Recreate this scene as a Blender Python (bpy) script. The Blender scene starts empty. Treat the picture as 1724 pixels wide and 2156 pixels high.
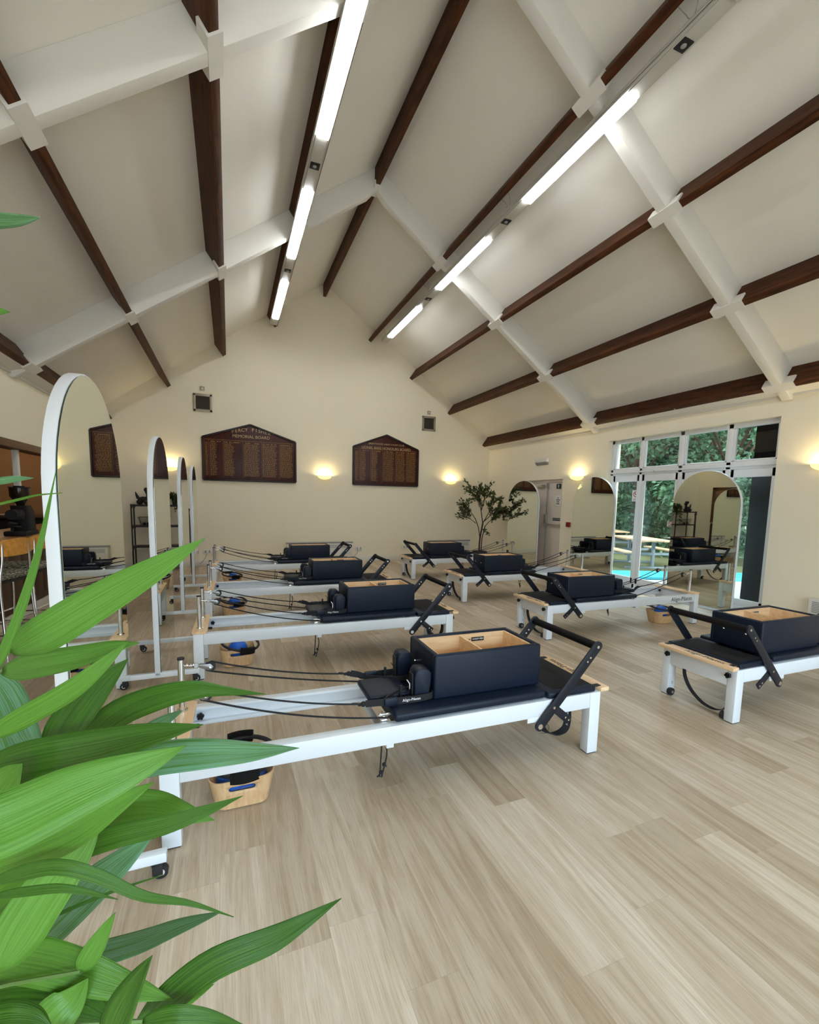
import bpy, bmesh, math, random
from mathutils import Vector, Matrix, Euler
from math import sin, cos, pi, radians, sqrt, floor

random.seed(7)
SC = bpy.context.scene
COL = SC.collection

# ------------------------------------------------------------------ helpers
def lin(r, g, b):
    f = lambda c: (c / 255 / 12.92) if c / 255 <= 0.04045 else ((c / 255 + 0.055) / 1.055) ** 2.4
    return (f(r), f(g), f(b), 1.0)

class MB:
    """collects shapes into one mesh"""
    def __init__(self):
        self.bm = bmesh.new()
    def add(self, bm2, M=None):
        me = bpy.data.meshes.new('tmp')
        if M is not None:
            bmesh.ops.transform(bm2, matrix=M, verts=bm2.verts)
        bm2.to_mesh(me); bm2.free()
        self.bm.from_mesh(me); bpy.data.meshes.remove(me)
        return self
    def box(self, x0, x1, y0, y1, z0, z1, r=0.0, seg=2, M=None):
        b = bmesh.new()
        bmesh.ops.create_cube(b, size=1.0)
        for v in b.verts:
            v.co = Vector(((x0 + x1) / 2 + v.co.x * (x1 - x0), (y0 + y1) / 2 + v.co.y * (y1 - y0), (z0 + z1) / 2 + v.co.z * (z1 - z0)))
        if r > 0:
            r = min(r, 0.49 * min(abs(x1 - x0), abs(y1 - y0), abs(z1 - z0)))
            bmesh.ops.bevel(b, geom=list(b.edges), offset=r, segments=seg, profile=0.5, affect='EDGES')
        return self.add(b, M)
    def bar(self, p0, p1, w, h, up=(0, 0, 1), r=0.0):
        """box from p0 to p1, width w across, height h along up"""
        p0, p1 = Vector(p0), Vector(p1)
        d = p1 - p0; L = d.length; d.normalize()
        up = Vector(up); s = d.cross(up)
        if s.length < 1e-5:
            s = d.cross(Vector((1, 0, 0)))
        s.normalize(); u = s.cross(d)
        M = Matrix((d, s, u)).transposed().to_4x4(); M.translation = (p0 + p1) / 2
        return self.box(-L / 2, L / 2, -w / 2, w / 2, -h / 2, h / 2, r=r, M=M)
    def cyl(self, p0, p1, r0, r1=None, n=16, caps=True):
        p0, p1 = Vector(p0), Vector(p1)
        r1 = r0 if r1 is None else r1
        d = p1 - p0; L = d.length
        b = bmesh.new()
        bmesh.ops.create_cone(b, cap_ends=caps, segments=n, radius1=r0, radius2=r1, depth=L)
        q = Vector((0, 0, 1)).rotation_difference(d.normalized()) if L > 0 else None
        M = q.to_matrix().to_4x4(); M.translation = (p0 + p1) / 2
        return self.add(b, M)
    def sphere(self, c, r, sx=1, sy=1, sz=1, n=16, M=None):
        b = bmesh.new()
        bmesh.ops.create_uvsphere(b, u_segments=n, v_segments=max(6, n // 2), radius=r)
        T = Matrix.Translation(Vector(c)) @ (M or Matrix.Identity(4)) @ Matrix.Diagonal((sx, sy, sz, 1))
        return self.add(b, T)
    def tube(self, pts, r, n=8, rs=None):
        pts = [Vector(p) for p in pts]
        b = bmesh.new()
        rings = []
        prev = None
        for i, p in enumerate(pts):
            t = (pts[min(i + 1, len(pts) - 1)] - pts[max(i - 1, 0)]).normalized()
            if prev is None:
                a = t.orthogonal().normalized()
            else:
                a = (prev - t * prev.dot(t)).normalized()
            prev = a
            c = t.cross(a)
            rr = rs[i] if rs else r
            rings.append([b.verts.new(p + (a * cos(2 * pi * k / n) + c * sin(2 * pi * k / n)) * rr) for k in range(n)])
        for i in range(len(rings) - 1):
            for k in range(n):
                b.faces.new((rings[i][k], rings[i][(k + 1) % n], rings[i + 1][(k + 1) % n], rings[i + 1][k]))
        b.faces.new(rings[0][::-1]); b.faces.new(rings[-1])
        return self.add(b)
    def ribbon(self, pts, wdir, w, th):
        """flat strap along pts, width w along wdir (vector or list of them), thickness th"""
        pts = [Vector(p) for p in pts]
        b = bmesh.new(); rings = []
        for i, p in enumerate(pts):
            t = (pts[min(i + 1, len(pts) - 1)] - pts[max(i - 1, 0)]).normalized()
            wd = Vector(wdir[i] if isinstance(wdir, list) else wdir)
            wd = (wd - t * wd.dot(t)).normalized(); nn = t.cross(wd)
            rings.append([b.verts.new(p + wd * w / 2 * a + nn * th / 2 * c) for a, c in ((1, 1), (-1, 1), (-1, -1), (1, -1))])
        for i in range(len(rings) - 1):
            for k in range(4):
                b.faces.new((rings[i][k], rings[i][(k + 1) % 4], rings[i + 1][(k + 1) % 4], rings[i + 1][k]))
        b.faces.new(rings[0][::-1]); b.faces.new(rings[-1])
        return self.add(b)
    def prism(self, poly, axis, a0, a1, r=0.0):
        """polygon (2D) extruded along axis 0/1/2 from a0 to a1"""
        b = bmesh.new()
        def P(p, a):
            if axis == 0: return Vector((a, p[0], p[1]))
            if axis == 1: return Vector((p[0], a, p[1]))
            return Vector((p[0], p[1], a))
        v0 = [b.verts.new(P(p, a0)) for p in poly]; v1 = [b.verts.new(P(p, a1)) for p in poly]
        f0 = b.faces.new(v0); f1 = b.faces.new(v1[::-1])
        n = len(poly); sides = []
        for i in range(n):
            b.faces.new((v0[i], v1[i], v1[(i + 1) % n], v0[(i + 1) % n]))
        bmesh.ops.recalc_face_normals(b, faces=b.faces)
        if r > 0:
            ed = [e for e in b.edges if len(e.link_faces) == 2 and e.calc_face_angle(0) > 0.6]
            bmesh.ops.bevel(b, geom=ed, offset=r, segments=2, profile=0.5, affect='EDGES')
        return self.add(b)
    def lathe(self, prof, c=(0, 0, 0), n=24, a0=0.0, a1=2 * pi, M=None):
        b = bmesh.new(); full = abs(a1 - a0 - 2 * pi) < 1e-6
        m = n if full else n + 1
        rings = [[b.verts.new(Vector((r * cos(a0 + (a1 - a0) * k / n), r * sin(a0 + (a1 - a0) * k / n), z))) for k in range(m)] for r, z in prof]
        for i in range(len(rings) - 1):
            for k in range(n):
                k2 = (k + 1) % m
                try: b.faces.new((rings[i][k], rings[i][k2], rings[i + 1][k2], rings[i + 1][k]))
                except ValueError: pass
        bmesh.ops.remove_doubles(b, verts=b.verts, dist=1e-6)
        T = Matrix.Translation(Vector(c)) @ (M or Matrix.Identity(4))
        return self.add(b, T)
    def loft(self, loops, close_ends=True):
        b = bmesh.new()
        R = [[b.verts.new(Vector(p)) for p in lp] for lp in loops]
        n = len(R[0])
        for i in range(len(R) - 1):
            for k in range(n):
                b.faces.new((R[i][k], R[i][(k + 1) % n], R[i + 1][(k + 1) % n], R[i + 1][k]))
        if close_ends:
            b.faces.new(R[0][::-1]); b.faces.new(R[-1])
        bmesh.ops.recalc_face_normals(b, faces=b.faces)
        return self.add(b)
    def quad(self, a, b_, c, d):
        vs = [self.bm.verts.new(Vector(p)) for p in (a, b_, c, d)]
        self.bm.faces.new(vs); return self
    def text(self, s, size, origin, right, up, align='CENTER', lift=0.0008):
        cu = bpy.data.curves.new('t', 'FONT'); cu.body = s; cu.size = size
        cu.align_x = align; cu.align_y = 'CENTER'; cu.resolution_u = 3; cu.extrude = 0.0003
        ob = bpy.data.objects.new('t', cu); COL.objects.link(ob)
        dg = bpy.context.evaluated_depsgraph_get()
        me = bpy.data.meshes.new_from_object(ob.evaluated_get(dg))
        r = Vector(right).normalized(); u = Vector(up).normalized(); nrm = r.cross(u)
        M = Matrix((r, u, nrm)).transposed().to_4x4(); M.translation = Vector(origin) + nrm * lift
        me.transform(M)
        self.bm.from_mesh(me)
        bpy.data.meshes.remove(me); bpy.data.objects.remove(ob); bpy.data.curves.remove(cu)
        return self
    def mesh(self, name, mat, smooth=40):
        bm = self.bm
        bmesh.ops.recalc_face_normals(bm, faces=bm.faces)
        me = bpy.data.meshes.new(name); bm.to_mesh(me); bm.free()
        if smooth:
            for p in me.polygons: p.use_smooth = True
            me.set_sharp_from_angle(angle=radians(smooth))
        me.materials.append(mat)
        return me
    def build(self, name, mat, parent=None, smooth=40):
        o = bpy.data.objects.new(name, self.mesh(name, mat, smooth)); COL.objects.link(o)
        if parent is not None: o.parent = parent
        return o

def thing(name, label, cat, loc=(0, 0, 0), rz=0.0, group=None):
    o = bpy.data.objects.new(name, None); COL.objects.link(o)
    o.empty_display_size = 0.1
    o.location = loc; o.rotation_euler = (0, 0, rz)
    tag(o, label, cat, group); return o
def tag(o, label, cat, group=None):
    o['label'] = label; o['category'] = cat
    if group: o['group'] = group
    return o
def struct(o):
    o['kind'] = 'structure'; return o
KIDS = {}
def kids(o):
    return [c for c in bpy.data.objects if c.parent == o]
def copy_tree(o, parent=None):
    c = o.copy(); COL.objects.link(c)
    if parent is not None: c.parent = parent
    for ch in kids(o): copy_tree(ch, c)
    return c
def place_copy(o, loc, rz, label, group=None):
    c = copy_tree(o); c.location = loc; c.rotation_euler = (0, 0, rz); c['label'] = label
    if group: c['group'] = group
    return c
def spline(P, n):
    P = [Vector(p) for p in P]; Q = [P[0] * 2 - P[1]] + P + [P[-1] * 2 - P[-2]]
    out = []
    m = len(P) - 1
    for i in range(n + 1):
        s = i / n * m; k = min(int(s), m - 1); t = s - k
        a, b, c, d = Q[k:k + 4]
        out.append(0.5 * ((2 * b) + (c - a) * t + (2 * a - 5 * b + 4 * c - d) * t * t + (3 * b - a - 3 * c + d) * t ** 3))
    return out
def sag(p0, p1, s, n=14):
    p0, p1 = Vector(p0), Vector(p1)
    return [p0.lerp(p1, i / n) - Vector((0, 0, s * 4 * (i / n) * (1 - i / n))) for i in range(n + 1)]
def rrect(x0, x1, y0, y1, r, z, n=5):
    pts = []
    for cx, cy, a in ((x1 - r, y1 - r, 0), (x0 + r, y1 - r, pi / 2), (x0 + r, y0 + r, pi), (x1 - r, y0 + r, 3 * pi / 2)):
        for k in range(n + 1):
            t = a + pi / 2 * k / n
            pts.append((cx + r * cos(t), cy + r * sin(t), z))
    return pts

# ---------------------------------------------------------------- materials
def mat(name, color, rough=0.5, metal=0.0, spec=0.5, bump=0.0, bscale=200.0, var=0.0, vscale=6.0, vstretch=(1, 1, 1), coat=0.0, emit=None, estr=0.0, trans=0.0, sheen=0.0):
    m = bpy.data.materials.new(name); m.use_nodes = True
    nt = m.node_tree; N = nt.nodes; Lk = nt.links
    b = N['Principled BSDF']
    b.inputs['Base Color'].default_value = color
    b.inputs['Roughness'].default_value = rough
    b.inputs['Metallic'].default_value = metal
    b.inputs['Specular IOR Level'].default_value = spec
    b.inputs['Coat Weight'].default_value = coat
    b.inputs['Transmission Weight'].default_value = trans
    if emit:
        b.inputs['Emission Color'].default_value = emit; b.inputs['Emission Strength'].default_value = estr
    tc = N.new('ShaderNodeTexCoord'); mp = N.new('ShaderNodeMapping'); mp.inputs['Scale'].default_value = vstretch
    Lk.new(tc.outputs['Object'], mp.inputs['Vector'])
    if var > 0:
        no = N.new('ShaderNodeTexNoise'); no.inputs['Scale'].default_value = vscale; no.inputs['Detail'].default_value = 4
        Lk.new(mp.outputs[0], no.inputs['Vector'])
        mx = N.new('ShaderNodeMix'); mx.data_type = 'RGBA'
        mx.inputs[6].default_value = tuple(c * (1 - var) for c in color[:3]) + (1,)
        mx.inputs[7].default_value = tuple(min(1, c * (1 + var)) for c in color[:3]) + (1,)
        Lk.new(no.outputs[0], mx.inputs[0]); Lk.new(mx.outputs[2], b.inputs['Base Color'])
    if bump > 0:
        n2 = N.new('ShaderNodeTexNoise'); n2.inputs['Scale'].default_value = bscale; n2.inputs['Detail'].default_value = 3
        Lk.new(mp.outputs[0], n2.inputs['Vector'])
        bp = N.new('ShaderNodeBump'); bp.inputs['Strength'].default_value = bump; bp.inputs['Distance'].default_value = 0.004
        Lk.new(n2.outputs[0], bp.inputs['Height']); Lk.new(bp.outputs[0], b.inputs['Normal'])
    return m

def wood(name, c0, c1, stretch, scale=6.0, rough=0.45, detail=6, spec=0.4):
    """streaky grain; stretch small along the grain"""
    m = bpy.data.materials.new(name); m.use_nodes = True
    nt = m.node_tree; N = nt.nodes; Lk = nt.links; b = N['Principled BSDF']
    tc = N.new('ShaderNodeTexCoord'); mp = N.new('ShaderNodeMapping'); mp.inputs['Scale'].default_value = stretch
    Lk.new(tc.outputs['Object'], mp.inputs['Vector'])
    no = N.new('ShaderNodeTexNoise'); no.inputs['Scale'].default_value = scale; no.inputs['Detail'].default_value = detail; no.inputs['Distortion'].default_value = 0.6
    Lk.new(mp.outputs[0], no.inputs['Vector'])
    cr = N.new('ShaderNodeValToRGB'); cr.color_ramp.elements[0].position = 0.3; cr.color_ramp.elements[1].position = 0.7
    cr.color_ramp.elements[0].color = c0; cr.color_ramp.elements[1].color = c1
    Lk.new(no.outputs[0], cr.inputs[0]); Lk.new(cr.outputs[0], b.inputs['Base Color'])
    b.inputs['Roughness'].default_value = rough; b.inputs['Specular IOR Level'].default_value = spec
    bp = N.new('ShaderNodeBump'); bp.inputs['Strength'].default_value = 0.15; bp.inputs['Distance'].default_value = 0.003
    Lk.new(no.outputs[0], bp.inputs['Height']); Lk.new(bp.outputs[0], b.inputs['Normal'])
    return m

M = {}
M['wall'] = mat('cream_wall_paint', lin(243, 232, 207), 0.85, var=0.02, vscale=1.5, bump=0.12, bscale=90)
M['ceil'] = mat('white_ceiling_paint', lin(238, 233, 222), 0.9, var=0.02, vscale=1.2, bump=0.2, bscale=60)
M['beam_white'] = mat('white_beam_paint', lin(228, 224, 215), 0.7, bump=0.15, bscale=60)
M['purlin'] = wood('dark_stained_timber', lin(46, 23, 9), lin(92, 51, 22), (7, 0.6, 7), 5.0, 0.6, spec=0.2)
M['skirt'] = mat('white_gloss_paint', lin(228, 222, 210), 0.4)
M['white'] = mat('white_powder_coat', lin(222, 227, 232), 0.32, bump=0.03, bscale=400)
M['vinyl'] = mat('black_vinyl', (0.0050, 0.0105, 0.0245, 1), 0.45, spec=0.28, bump=0.08, bscale=500)
M['rubber'] = mat('black_rubber', (0.012, 0.012, 0.013, 1), 0.6)
M['pad_panel'] = mat('charcoal_grip_panel', (0.016, 0.015, 0.016, 1), 0.8, spec=0.2, bump=0.15, bscale=500)
M['bar_metal'] = mat('black_powder_coat', (0.010, 0.0128, 0.020, 1), 0.4, spec=0.3)
M['foam'] = mat('black_foam', (0.006, 0.005, 0.005, 1), 0.75, spec=0.2)
M['chrome'] = mat('chrome', (0.82, 0.82, 0.82, 1), 0.12, metal=1.0)
M['garden_metal'] = mat('grey_garden_metal', lin(120, 134, 146), 0.5)
M['pulley'] = mat('dark_pulley_steel', (0.30, 0.30, 0.30, 1), 0.35, metal=1.0)
M['steel'] = mat('brushed_steel', (0.62, 0.62, 0.60, 1), 0.3, metal=1.0)
M['rope'] = mat('black_rope', (0.010, 0.010, 0.012, 1), 0.8, bump=0.3, bscale=900)
M['maple'] = wood('maple_board', lin(224, 186, 142), lin(240, 208, 168), (8, 1, 8), 5.0, 0.4)
M['ply'] = wood('birch_ply', lin(226, 184, 136), lin(243, 210, 166), (1, 8, 8), 4.0, 0.5)
M['basket'] = wood('oak_veneer', lin(200, 158, 112), lin(226, 190, 146), (9, 9, 0.8), 5.0, 0.45)
M['text_black'] = mat('black_print', (0.01, 0.01, 0.01, 1), 0.6)
M['text_white'] = mat('white_print', (0.85, 0.86, 0.88, 1), 0.6)
M['text_gold'] = mat('gold_leaf_paint', lin(152, 112, 50), 0.5)
M['text_cream'] = mat('cream_sign_paint', lin(196, 168, 120), 0.5)
M['board'] = wood('mahogany_board', lin(48, 14, 9), lin(72, 24, 14), (6, 6, 0.7), 3.0, 0.4)
M['board_edge'] = mat('dark_board_edge', lin(30, 10, 8), 0.45)
M['mirror'] = mat('mirror_silver', (0.71, 0.75, 0.67, 1), 0.012, metal=1.0)
M['glass_edge'] = mat('mirror_glass_edge', lin(40, 62, 55), 0.15)
M['blue'] = mat('blue_rubber_ball', lin(18, 92, 190), 0.35)
M['blue_cushion'] = mat('blue_cushion', lin(14, 70, 150), 0.5)
M['plastic_white'] = mat('white_plastic', lin(224, 220, 212), 0.4)
M['plastic_grey'] = mat('grey_plastic', lin(150, 148, 146), 0.45)
M['dark_grille'] = mat('dark_grille', lin(72, 64, 54), 0.6)
M['vent'] = mat('aluminium_vent', lin(170, 160, 142), 0.4, metal=0.4)
M['black_metal'] = mat('black_metal', (0.01, 0.01, 0.011, 1), 0.5)
M['dark_wood'] = wood('walnut_shelf', lin(50, 30, 20), lin(76, 48, 32), (1, 8, 8), 4, 0.5)
M['red'] = mat('red_plastic', lin(150, 14, 18), 0.4)
M['sign_green'] = mat('dark_sign', lin(22, 38, 34), 0.4)
M['paper'] = mat('paper', lin(232, 226, 220), 0.8)
M['door'] = mat('pale_door_paint', lin(222, 208, 196), 0.45)
M['upvc'] = mat('white_upvc', lin(232, 232, 232), 0.35)
M['black'] = mat('matte_black', (0.006, 0.006, 0.006, 1), 0.7)
M['trunking'] = mat('grey_trunking', lin(186, 182, 172), 0.45)
M['louvre'] = mat('light_louvre', lin(190, 188, 182), 0.4)
M['pot'] = mat('dark_pot', lin(46, 44, 42), 0.6)
M['soil'] = mat('soil', lin(40, 28, 20), 0.95, bump=0.5, bscale=80)
M['bark'] = mat('brown_bark', lin(66, 46, 32), 0.8, var=0.3, vscale=20)
M['cane'] = mat('green_cane', lin(96, 128, 62), 0.5, var=0.2, vscale=12)
M['bar_wall'] = mat('orange_bar_wall', lin(150, 116, 84), 0.8)
M['bar_ceiling'] = mat('bar_ceiling', lin(120, 94, 70), 0.8)
M['bar_top'] = wood('oak_bar_top', lin(120, 78, 36), lin(164, 112, 58), (6, 0.7, 6), 4, 0.35)
M['bar_front'] = wood('bar_front_panel', lin(58, 38, 24), lin(84, 56, 36), (6, 6, 0.7), 4, 0.45)
M['stool_wood'] = wood('bent_beech', lin(196, 132, 52), lin(222, 160, 76), (1, 6, 6), 4, 0.35)
M['frame_brown'] = wood('brown_frame', lin(74, 46, 28), lin(104, 68, 42), (6, 0.7, 6), 4, 0.45)
M['lamp_white'] = mat('glowing_glass', lin(255, 244, 220), 0.3, emit=lin(255, 222, 170), estr=6.0)
M['tube'] = mat('fluorescent_diffuser', (0.9, 0.9, 0.9, 1), 0.4, emit=(0.92, 0.97, 1.0, 1), estr=19.0)
M['bowl'] = mat('sconce_bowl', lin(250, 240, 200), 0.4, emit=lin(255, 226, 150), estr=0.8)
M['paving'] = mat('pale_paving', lin(196, 192, 190), 0.8, var=0.1, vscale=3)
M['pool'] = mat('turquoise_mat', lin(70, 200, 214), 0.4)
M['timber_out'] = wood('weathered_timber', lin(196, 158, 120), lin(224, 188, 150), (6, 0.7, 6), 4, 0.6)
M['brick'] = mat('dark_brick', lin(17, 13, 11), 0.95, spec=0.1, var=0.12, vscale=2)
M['lawn'] = mat('garden_ground', lin(92, 96, 60), 0.95, var=0.3, vscale=4)
M['hopper'] = mat('smoky_hopper', lin(70, 58, 48), 0.15, trans=0.7)

def cushion_mat():
    m = mat('camouflage_cushion', lin(90, 84, 66), 0.8)
    nt = m.node_tree; N = nt.nodes; b = N['Principled BSDF']
    no = N.new('ShaderNodeTexNoise'); no.inputs['Scale'].default_value = 16; no.inputs['Detail'].default_value = 1
    cr = N.new('ShaderNodeValToRGB'); cr.color_ramp.interpolation = 'CONSTANT'
    cr.color_ramp.elements[0].color = lin(40, 40, 32); cr.color_ramp.elements[1].position = 0.46; cr.color_ramp.elements[1].color = lin(106, 102, 84)
    e = cr.color_ramp.elements.new(0.58); e.color = lin(168, 160, 138)
    nt.links.new(no.outputs[0], cr.inputs[0]); nt.links.new(cr.outputs[0], b.inputs['Base Color'])
    return m
M['cushion'] = cushion_mat()

def leaf_mat(name, dark, light, stripes=24.0, rough=0.32, transl=0.35, pale=(0.1, 0.2, 0.1, 1)):
    """parallel-veined leaf: UV x across the blade"""
    m = bpy.data.materials.new(name); m.use_nodes = True
    nt = m.node_tree; N = nt.nodes; Lk = nt.links; b = N['Principled BSDF']; out = N['Material Output']
    uv = N.new('ShaderNodeUVMap'); sp = N.new('ShaderNodeSeparateXYZ'); Lk.new(uv.outputs[0], sp.inputs[0])
    wv = N.new('ShaderNodeTexNoise'); wv.noise_dimensions = '2D'; wv.inputs['Scale'].default_value = 1.0; wv.inputs['Detail'].default_value = 2
    cb = N.new('ShaderNodeCombineXYZ')
    mu = N.new('ShaderNodeMath'); mu.operation = 'MULTIPLY'; mu.inputs[1].default_value = stripes; Lk.new(sp.outputs[0], mu.inputs[0])
    mv = N.new('ShaderNodeMath'); mv.operation = 'MULTIPLY'; mv.inputs[1].default_value = 1.6; Lk.new(sp.outputs[1], mv.inputs[0])
    Lk.new(mu.outputs[0], cb.inputs[0]); Lk.new(mv.outputs[0], cb.inputs[1]); Lk.new(cb.outputs[0], wv.inputs['Vector'])
    at = N.new('ShaderNodeAttribute'); at.attribute_name = 'tint'
    ad = N.new('ShaderNodeMath'); ad.operation = 'MULTIPLY_ADD'; ad.inputs[1].default_value = 0.55
    Lk.new(wv.outputs[0], ad.inputs[0])
    mx = N.new('ShaderNodeMix'); mx.data_type = 'RGBA'; mx.clamp_factor = True
    mx.inputs[6].default_value = dark; mx.inputs[7].default_value = light
    Lk.new(ad.outputs[0], mx.inputs[0])
    sc = N.new('ShaderNodeSeparateColor'); Lk.new(at.outputs['Color'], sc.inputs[0]); Lk.new(sc.outputs[0], ad.inputs[2])
    m2 = N.new('ShaderNodeMix'); m2.data_type = 'RGBA'; m2.inputs[7].default_value = pale  # pale bluish stripes: sky sheen painted into the blade colour
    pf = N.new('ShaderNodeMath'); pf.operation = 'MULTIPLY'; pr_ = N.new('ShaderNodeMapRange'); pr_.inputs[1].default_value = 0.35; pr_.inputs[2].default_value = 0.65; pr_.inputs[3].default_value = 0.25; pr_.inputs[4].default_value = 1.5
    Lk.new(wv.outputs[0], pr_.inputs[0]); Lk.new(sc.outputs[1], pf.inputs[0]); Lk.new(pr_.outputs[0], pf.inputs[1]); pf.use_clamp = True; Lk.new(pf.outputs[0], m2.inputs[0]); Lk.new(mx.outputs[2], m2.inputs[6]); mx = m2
    Lk.new(mx.outputs[2], b.inputs['Base Color'])
    b.inputs['Roughness'].default_value = rough
    bp = N.new('ShaderNodeBump'); bp.inputs['Strength'].default_value = 0.6; bp.inputs['Distance'].default_value = 0.0015
    Lk.new(wv.outputs[0], bp.inputs['Height']); Lk.new(bp.outputs[0], b.inputs['Normal'])
    tr = N.new('ShaderNodeBsdfTranslucent'); Lk.new(mx.outputs[2], tr.inputs[0])
    ms = N.new('ShaderNodeMixShader'); ms.inputs[0].default_value = transl
    Lk.new(b.outputs[0], ms.inputs[1]); Lk.new(tr.outputs[0], ms.inputs[2]); Lk.new(ms.outputs[0], out.inputs[0])
    return m
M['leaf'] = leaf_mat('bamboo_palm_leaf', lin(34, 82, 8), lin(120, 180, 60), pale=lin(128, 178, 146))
M['tree_leaf'] = leaf_mat('small_tree_leaf', lin(38, 50, 22), lin(92, 106, 56), 2.0, 0.5, 0.2)
M['garden_leaf'] = leaf_mat('garden_leaf', lin(20, 50, 34), lin(112, 150, 112), 2.0, 0.35, 0.3)

def glass_mat():
    m = bpy.data.materials.new('window_glass'); m.use_nodes = True
    nt = m.node_tree; N = nt.nodes; Lk = nt.links
    for n in list(N):
        if n.type == 'BSDF_PRINCIPLED': N.remove(n)
    out = N['Material Output']
    t = N.new('ShaderNodeBsdfTransparent'); t.inputs[0].default_value = (0.93, 0.97, 0.95, 1)
    g = N.new('ShaderNodeBsdfGlossy'); g.inputs['Roughness'].default_value = 0.0
    lw = N.new('ShaderNodeLayerWeight'); lw.inputs[0].default_value = 0.5
    pw = N.new('ShaderNodeMath'); pw.operation = 'POWER'; pw.inputs[1].default_value = 5.0; Lk.new(lw.outputs['Facing'], pw.inputs[0])
    fr = N.new('ShaderNodeMath'); fr.operation = 'MULTIPLY_ADD'; fr.inputs[1].default_value = 0.95; fr.inputs[2].default_value = 0.045; Lk.new(pw.outputs[0], fr.inputs[0])
    ms = N.new('ShaderNodeMixShader'); Lk.new(fr.outputs[0], ms.inputs[0]); Lk.new(t.outputs[0], ms.inputs[1]); Lk.new(g.outputs[0], ms.inputs[2])
    Lk.new(ms.outputs[0], out.inputs[0])
    return m
M['glass'] = glass_mat()

def floor_mat():
    """vinyl oak planks: per-plank random in the colour attribute, UV in metres (x across, y along)"""
    m = bpy.data.materials.new('pale_oak_planks'); m.use_nodes = True
    nt = m.node_tree; N = nt.nodes; Lk = nt.links; b = N['Principled BSDF']
    at = N.new('ShaderNodeAttribute'); at.attribute_name = 'plank'
    sc = N.new('ShaderNodeSeparateColor'); Lk.new(at.outputs['Color'], sc.inputs[0])
    uv = N.new('ShaderNodeUVMap')
    def grain(scale, sx, sy, detail, dist, seed):
        mp = N.new('ShaderNodeMapping'); mp.inputs['Scale'].default_value = (sx, sy, 1)
        ml = N.new('ShaderNodeMath'); ml.operation = 'MULTIPLY'; ml.inputs[1].default_value = 37.0 + seed
        Lk.new(sc.outputs[1], ml.inputs[0])
        cb = N.new('ShaderNodeCombineXYZ'); Lk.new(ml.outputs[0], cb.inputs[0]); Lk.new(ml.outputs[0], cb.inputs[1])
        Lk.new(cb.outputs[0], mp.inputs['Location']); Lk.new(uv.outputs[0], mp.inputs['Vector'])
        no = N.new('ShaderNodeTexNoise'); no.noise_dimensions = '2D'
        no.inputs['Scale'].default_value = scale; no.inputs['Detail'].default_value = detail; no.inputs['Distortion'].default_value = dist
        Lk.new(mp.outputs[0], no.inputs['Vector']); return no
    g1 = grain(1.0, 75, 2.4, 5, 0.9, 0)      # fine streaks
    g2 = grain(1.0, 9, 0.7, 4, 2.0, 5)      # broad figure
    g3 = grain(1.0, 320, 9, 2, 0.0, 9)       # pores
    cr = N.new('ShaderNodeValToRGB')
    cr.color_ramp.elements[0].color = lin(180, 162, 138); cr.color_ramp.elements[0].position = 0.0
    cr.color_ramp.elements[1].color = lin(214, 201, 181); cr.color_ramp.elements[1].position = 1.0
    Lk.new(sc.outputs[0], cr.inputs[0])
    def mixc(fac_node, lo, hi, amt, src, dark):
        mr = N.new('ShaderNodeMapRange'); mr.inputs[1].default_value = lo; mr.inputs[2].default_value = hi; mr.inputs[3].default_value = amt; mr.inputs[4].default_value = 0.0
        Lk.new(fac_node.outputs[0], mr.inputs[0])
        mx = N.new('ShaderNodeMix'); mx.data_type = 'RGBA'; mx.blend_type = 'MULTIPLY'
        mx.inputs[7].default_value = dark; Lk.new(mr.outputs[0], mx.inputs[0]); Lk.new(src, mx.inputs[6]); return mx.outputs[2]
    c = mixc(g2, 0.34, 0.64, 0.6, cr.outputs[0], lin(216, 201, 182))
    c = mixc(g1, 0.36, 0.60, 0.24, c, lin(212, 196, 178))
    c = mixc(g3, 0.30, 0.48, 0.35, c, lin(204, 190, 172))
    # seams from the second UV (0..1 over plank with edge distance stored in blue channel corners)
    uv2 = N.new('ShaderNodeUVMap'); uv2.uv_map = 'edge'
    sx = N.new('ShaderNodeSeparateXYZ'); Lk.new(uv2.outputs[0], sx.inputs[0])
    def edge(sock, w):
        a = N.new('ShaderNodeMath'); a.operation = 'LESS_THAN'; a.inputs[1].default_value = w; Lk.new(sock, a.inputs[0]); return a
    def pp(sock):
        a = N.new('ShaderNodeMath'); a.operation = 'PINGPONG'; a.inputs[1].default_value = 0.5; Lk.new(sock, a.inputs[0]); return a
    ex = edge(pp(sx.outputs[0]).outputs[0], 0.006); ey = edge(pp(sx.outputs[1]).outputs[0], 0.0009)
    mxm = N.new('ShaderNodeMath'); mxm.operation = 'MAXIMUM'; Lk.new(ex.outputs[0], mxm.inputs[0]); Lk.new(ey.outputs[0], mxm.inputs[1])
    ml = N.new('ShaderNodeMath'); ml.operation = 'MULTIPLY'; ml.inputs[1].default_value = 0.3; Lk.new(mxm.outputs[0], ml.inputs[0])
    mx = N.new('ShaderNodeMix'); mx.data_type = 'RGBA'; mx.inputs[7].default_value = lin(150, 126, 100)
    Lk.new(ml.outputs[0], mx.inputs[0]); Lk.new(c, mx.inputs[6])
    Lk.new(mx.outputs[2], b.inputs['Base Color'])
    b.inputs['Roughness'].default_value = 0.42; b.inputs['Specular IOR Level'].default_value = 0.4
    bp = N.new('ShaderNodeBump'); bp.inputs['Strength'].default_value = 0.06; bp.inputs['Distance'].default_value = 0.002
    Lk.new(g1.outputs[0], bp.inputs['Height']); Lk.new(bp.outputs[0], b.inputs['Normal'])
    return m
M['floor'] = floor_mat()
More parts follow.
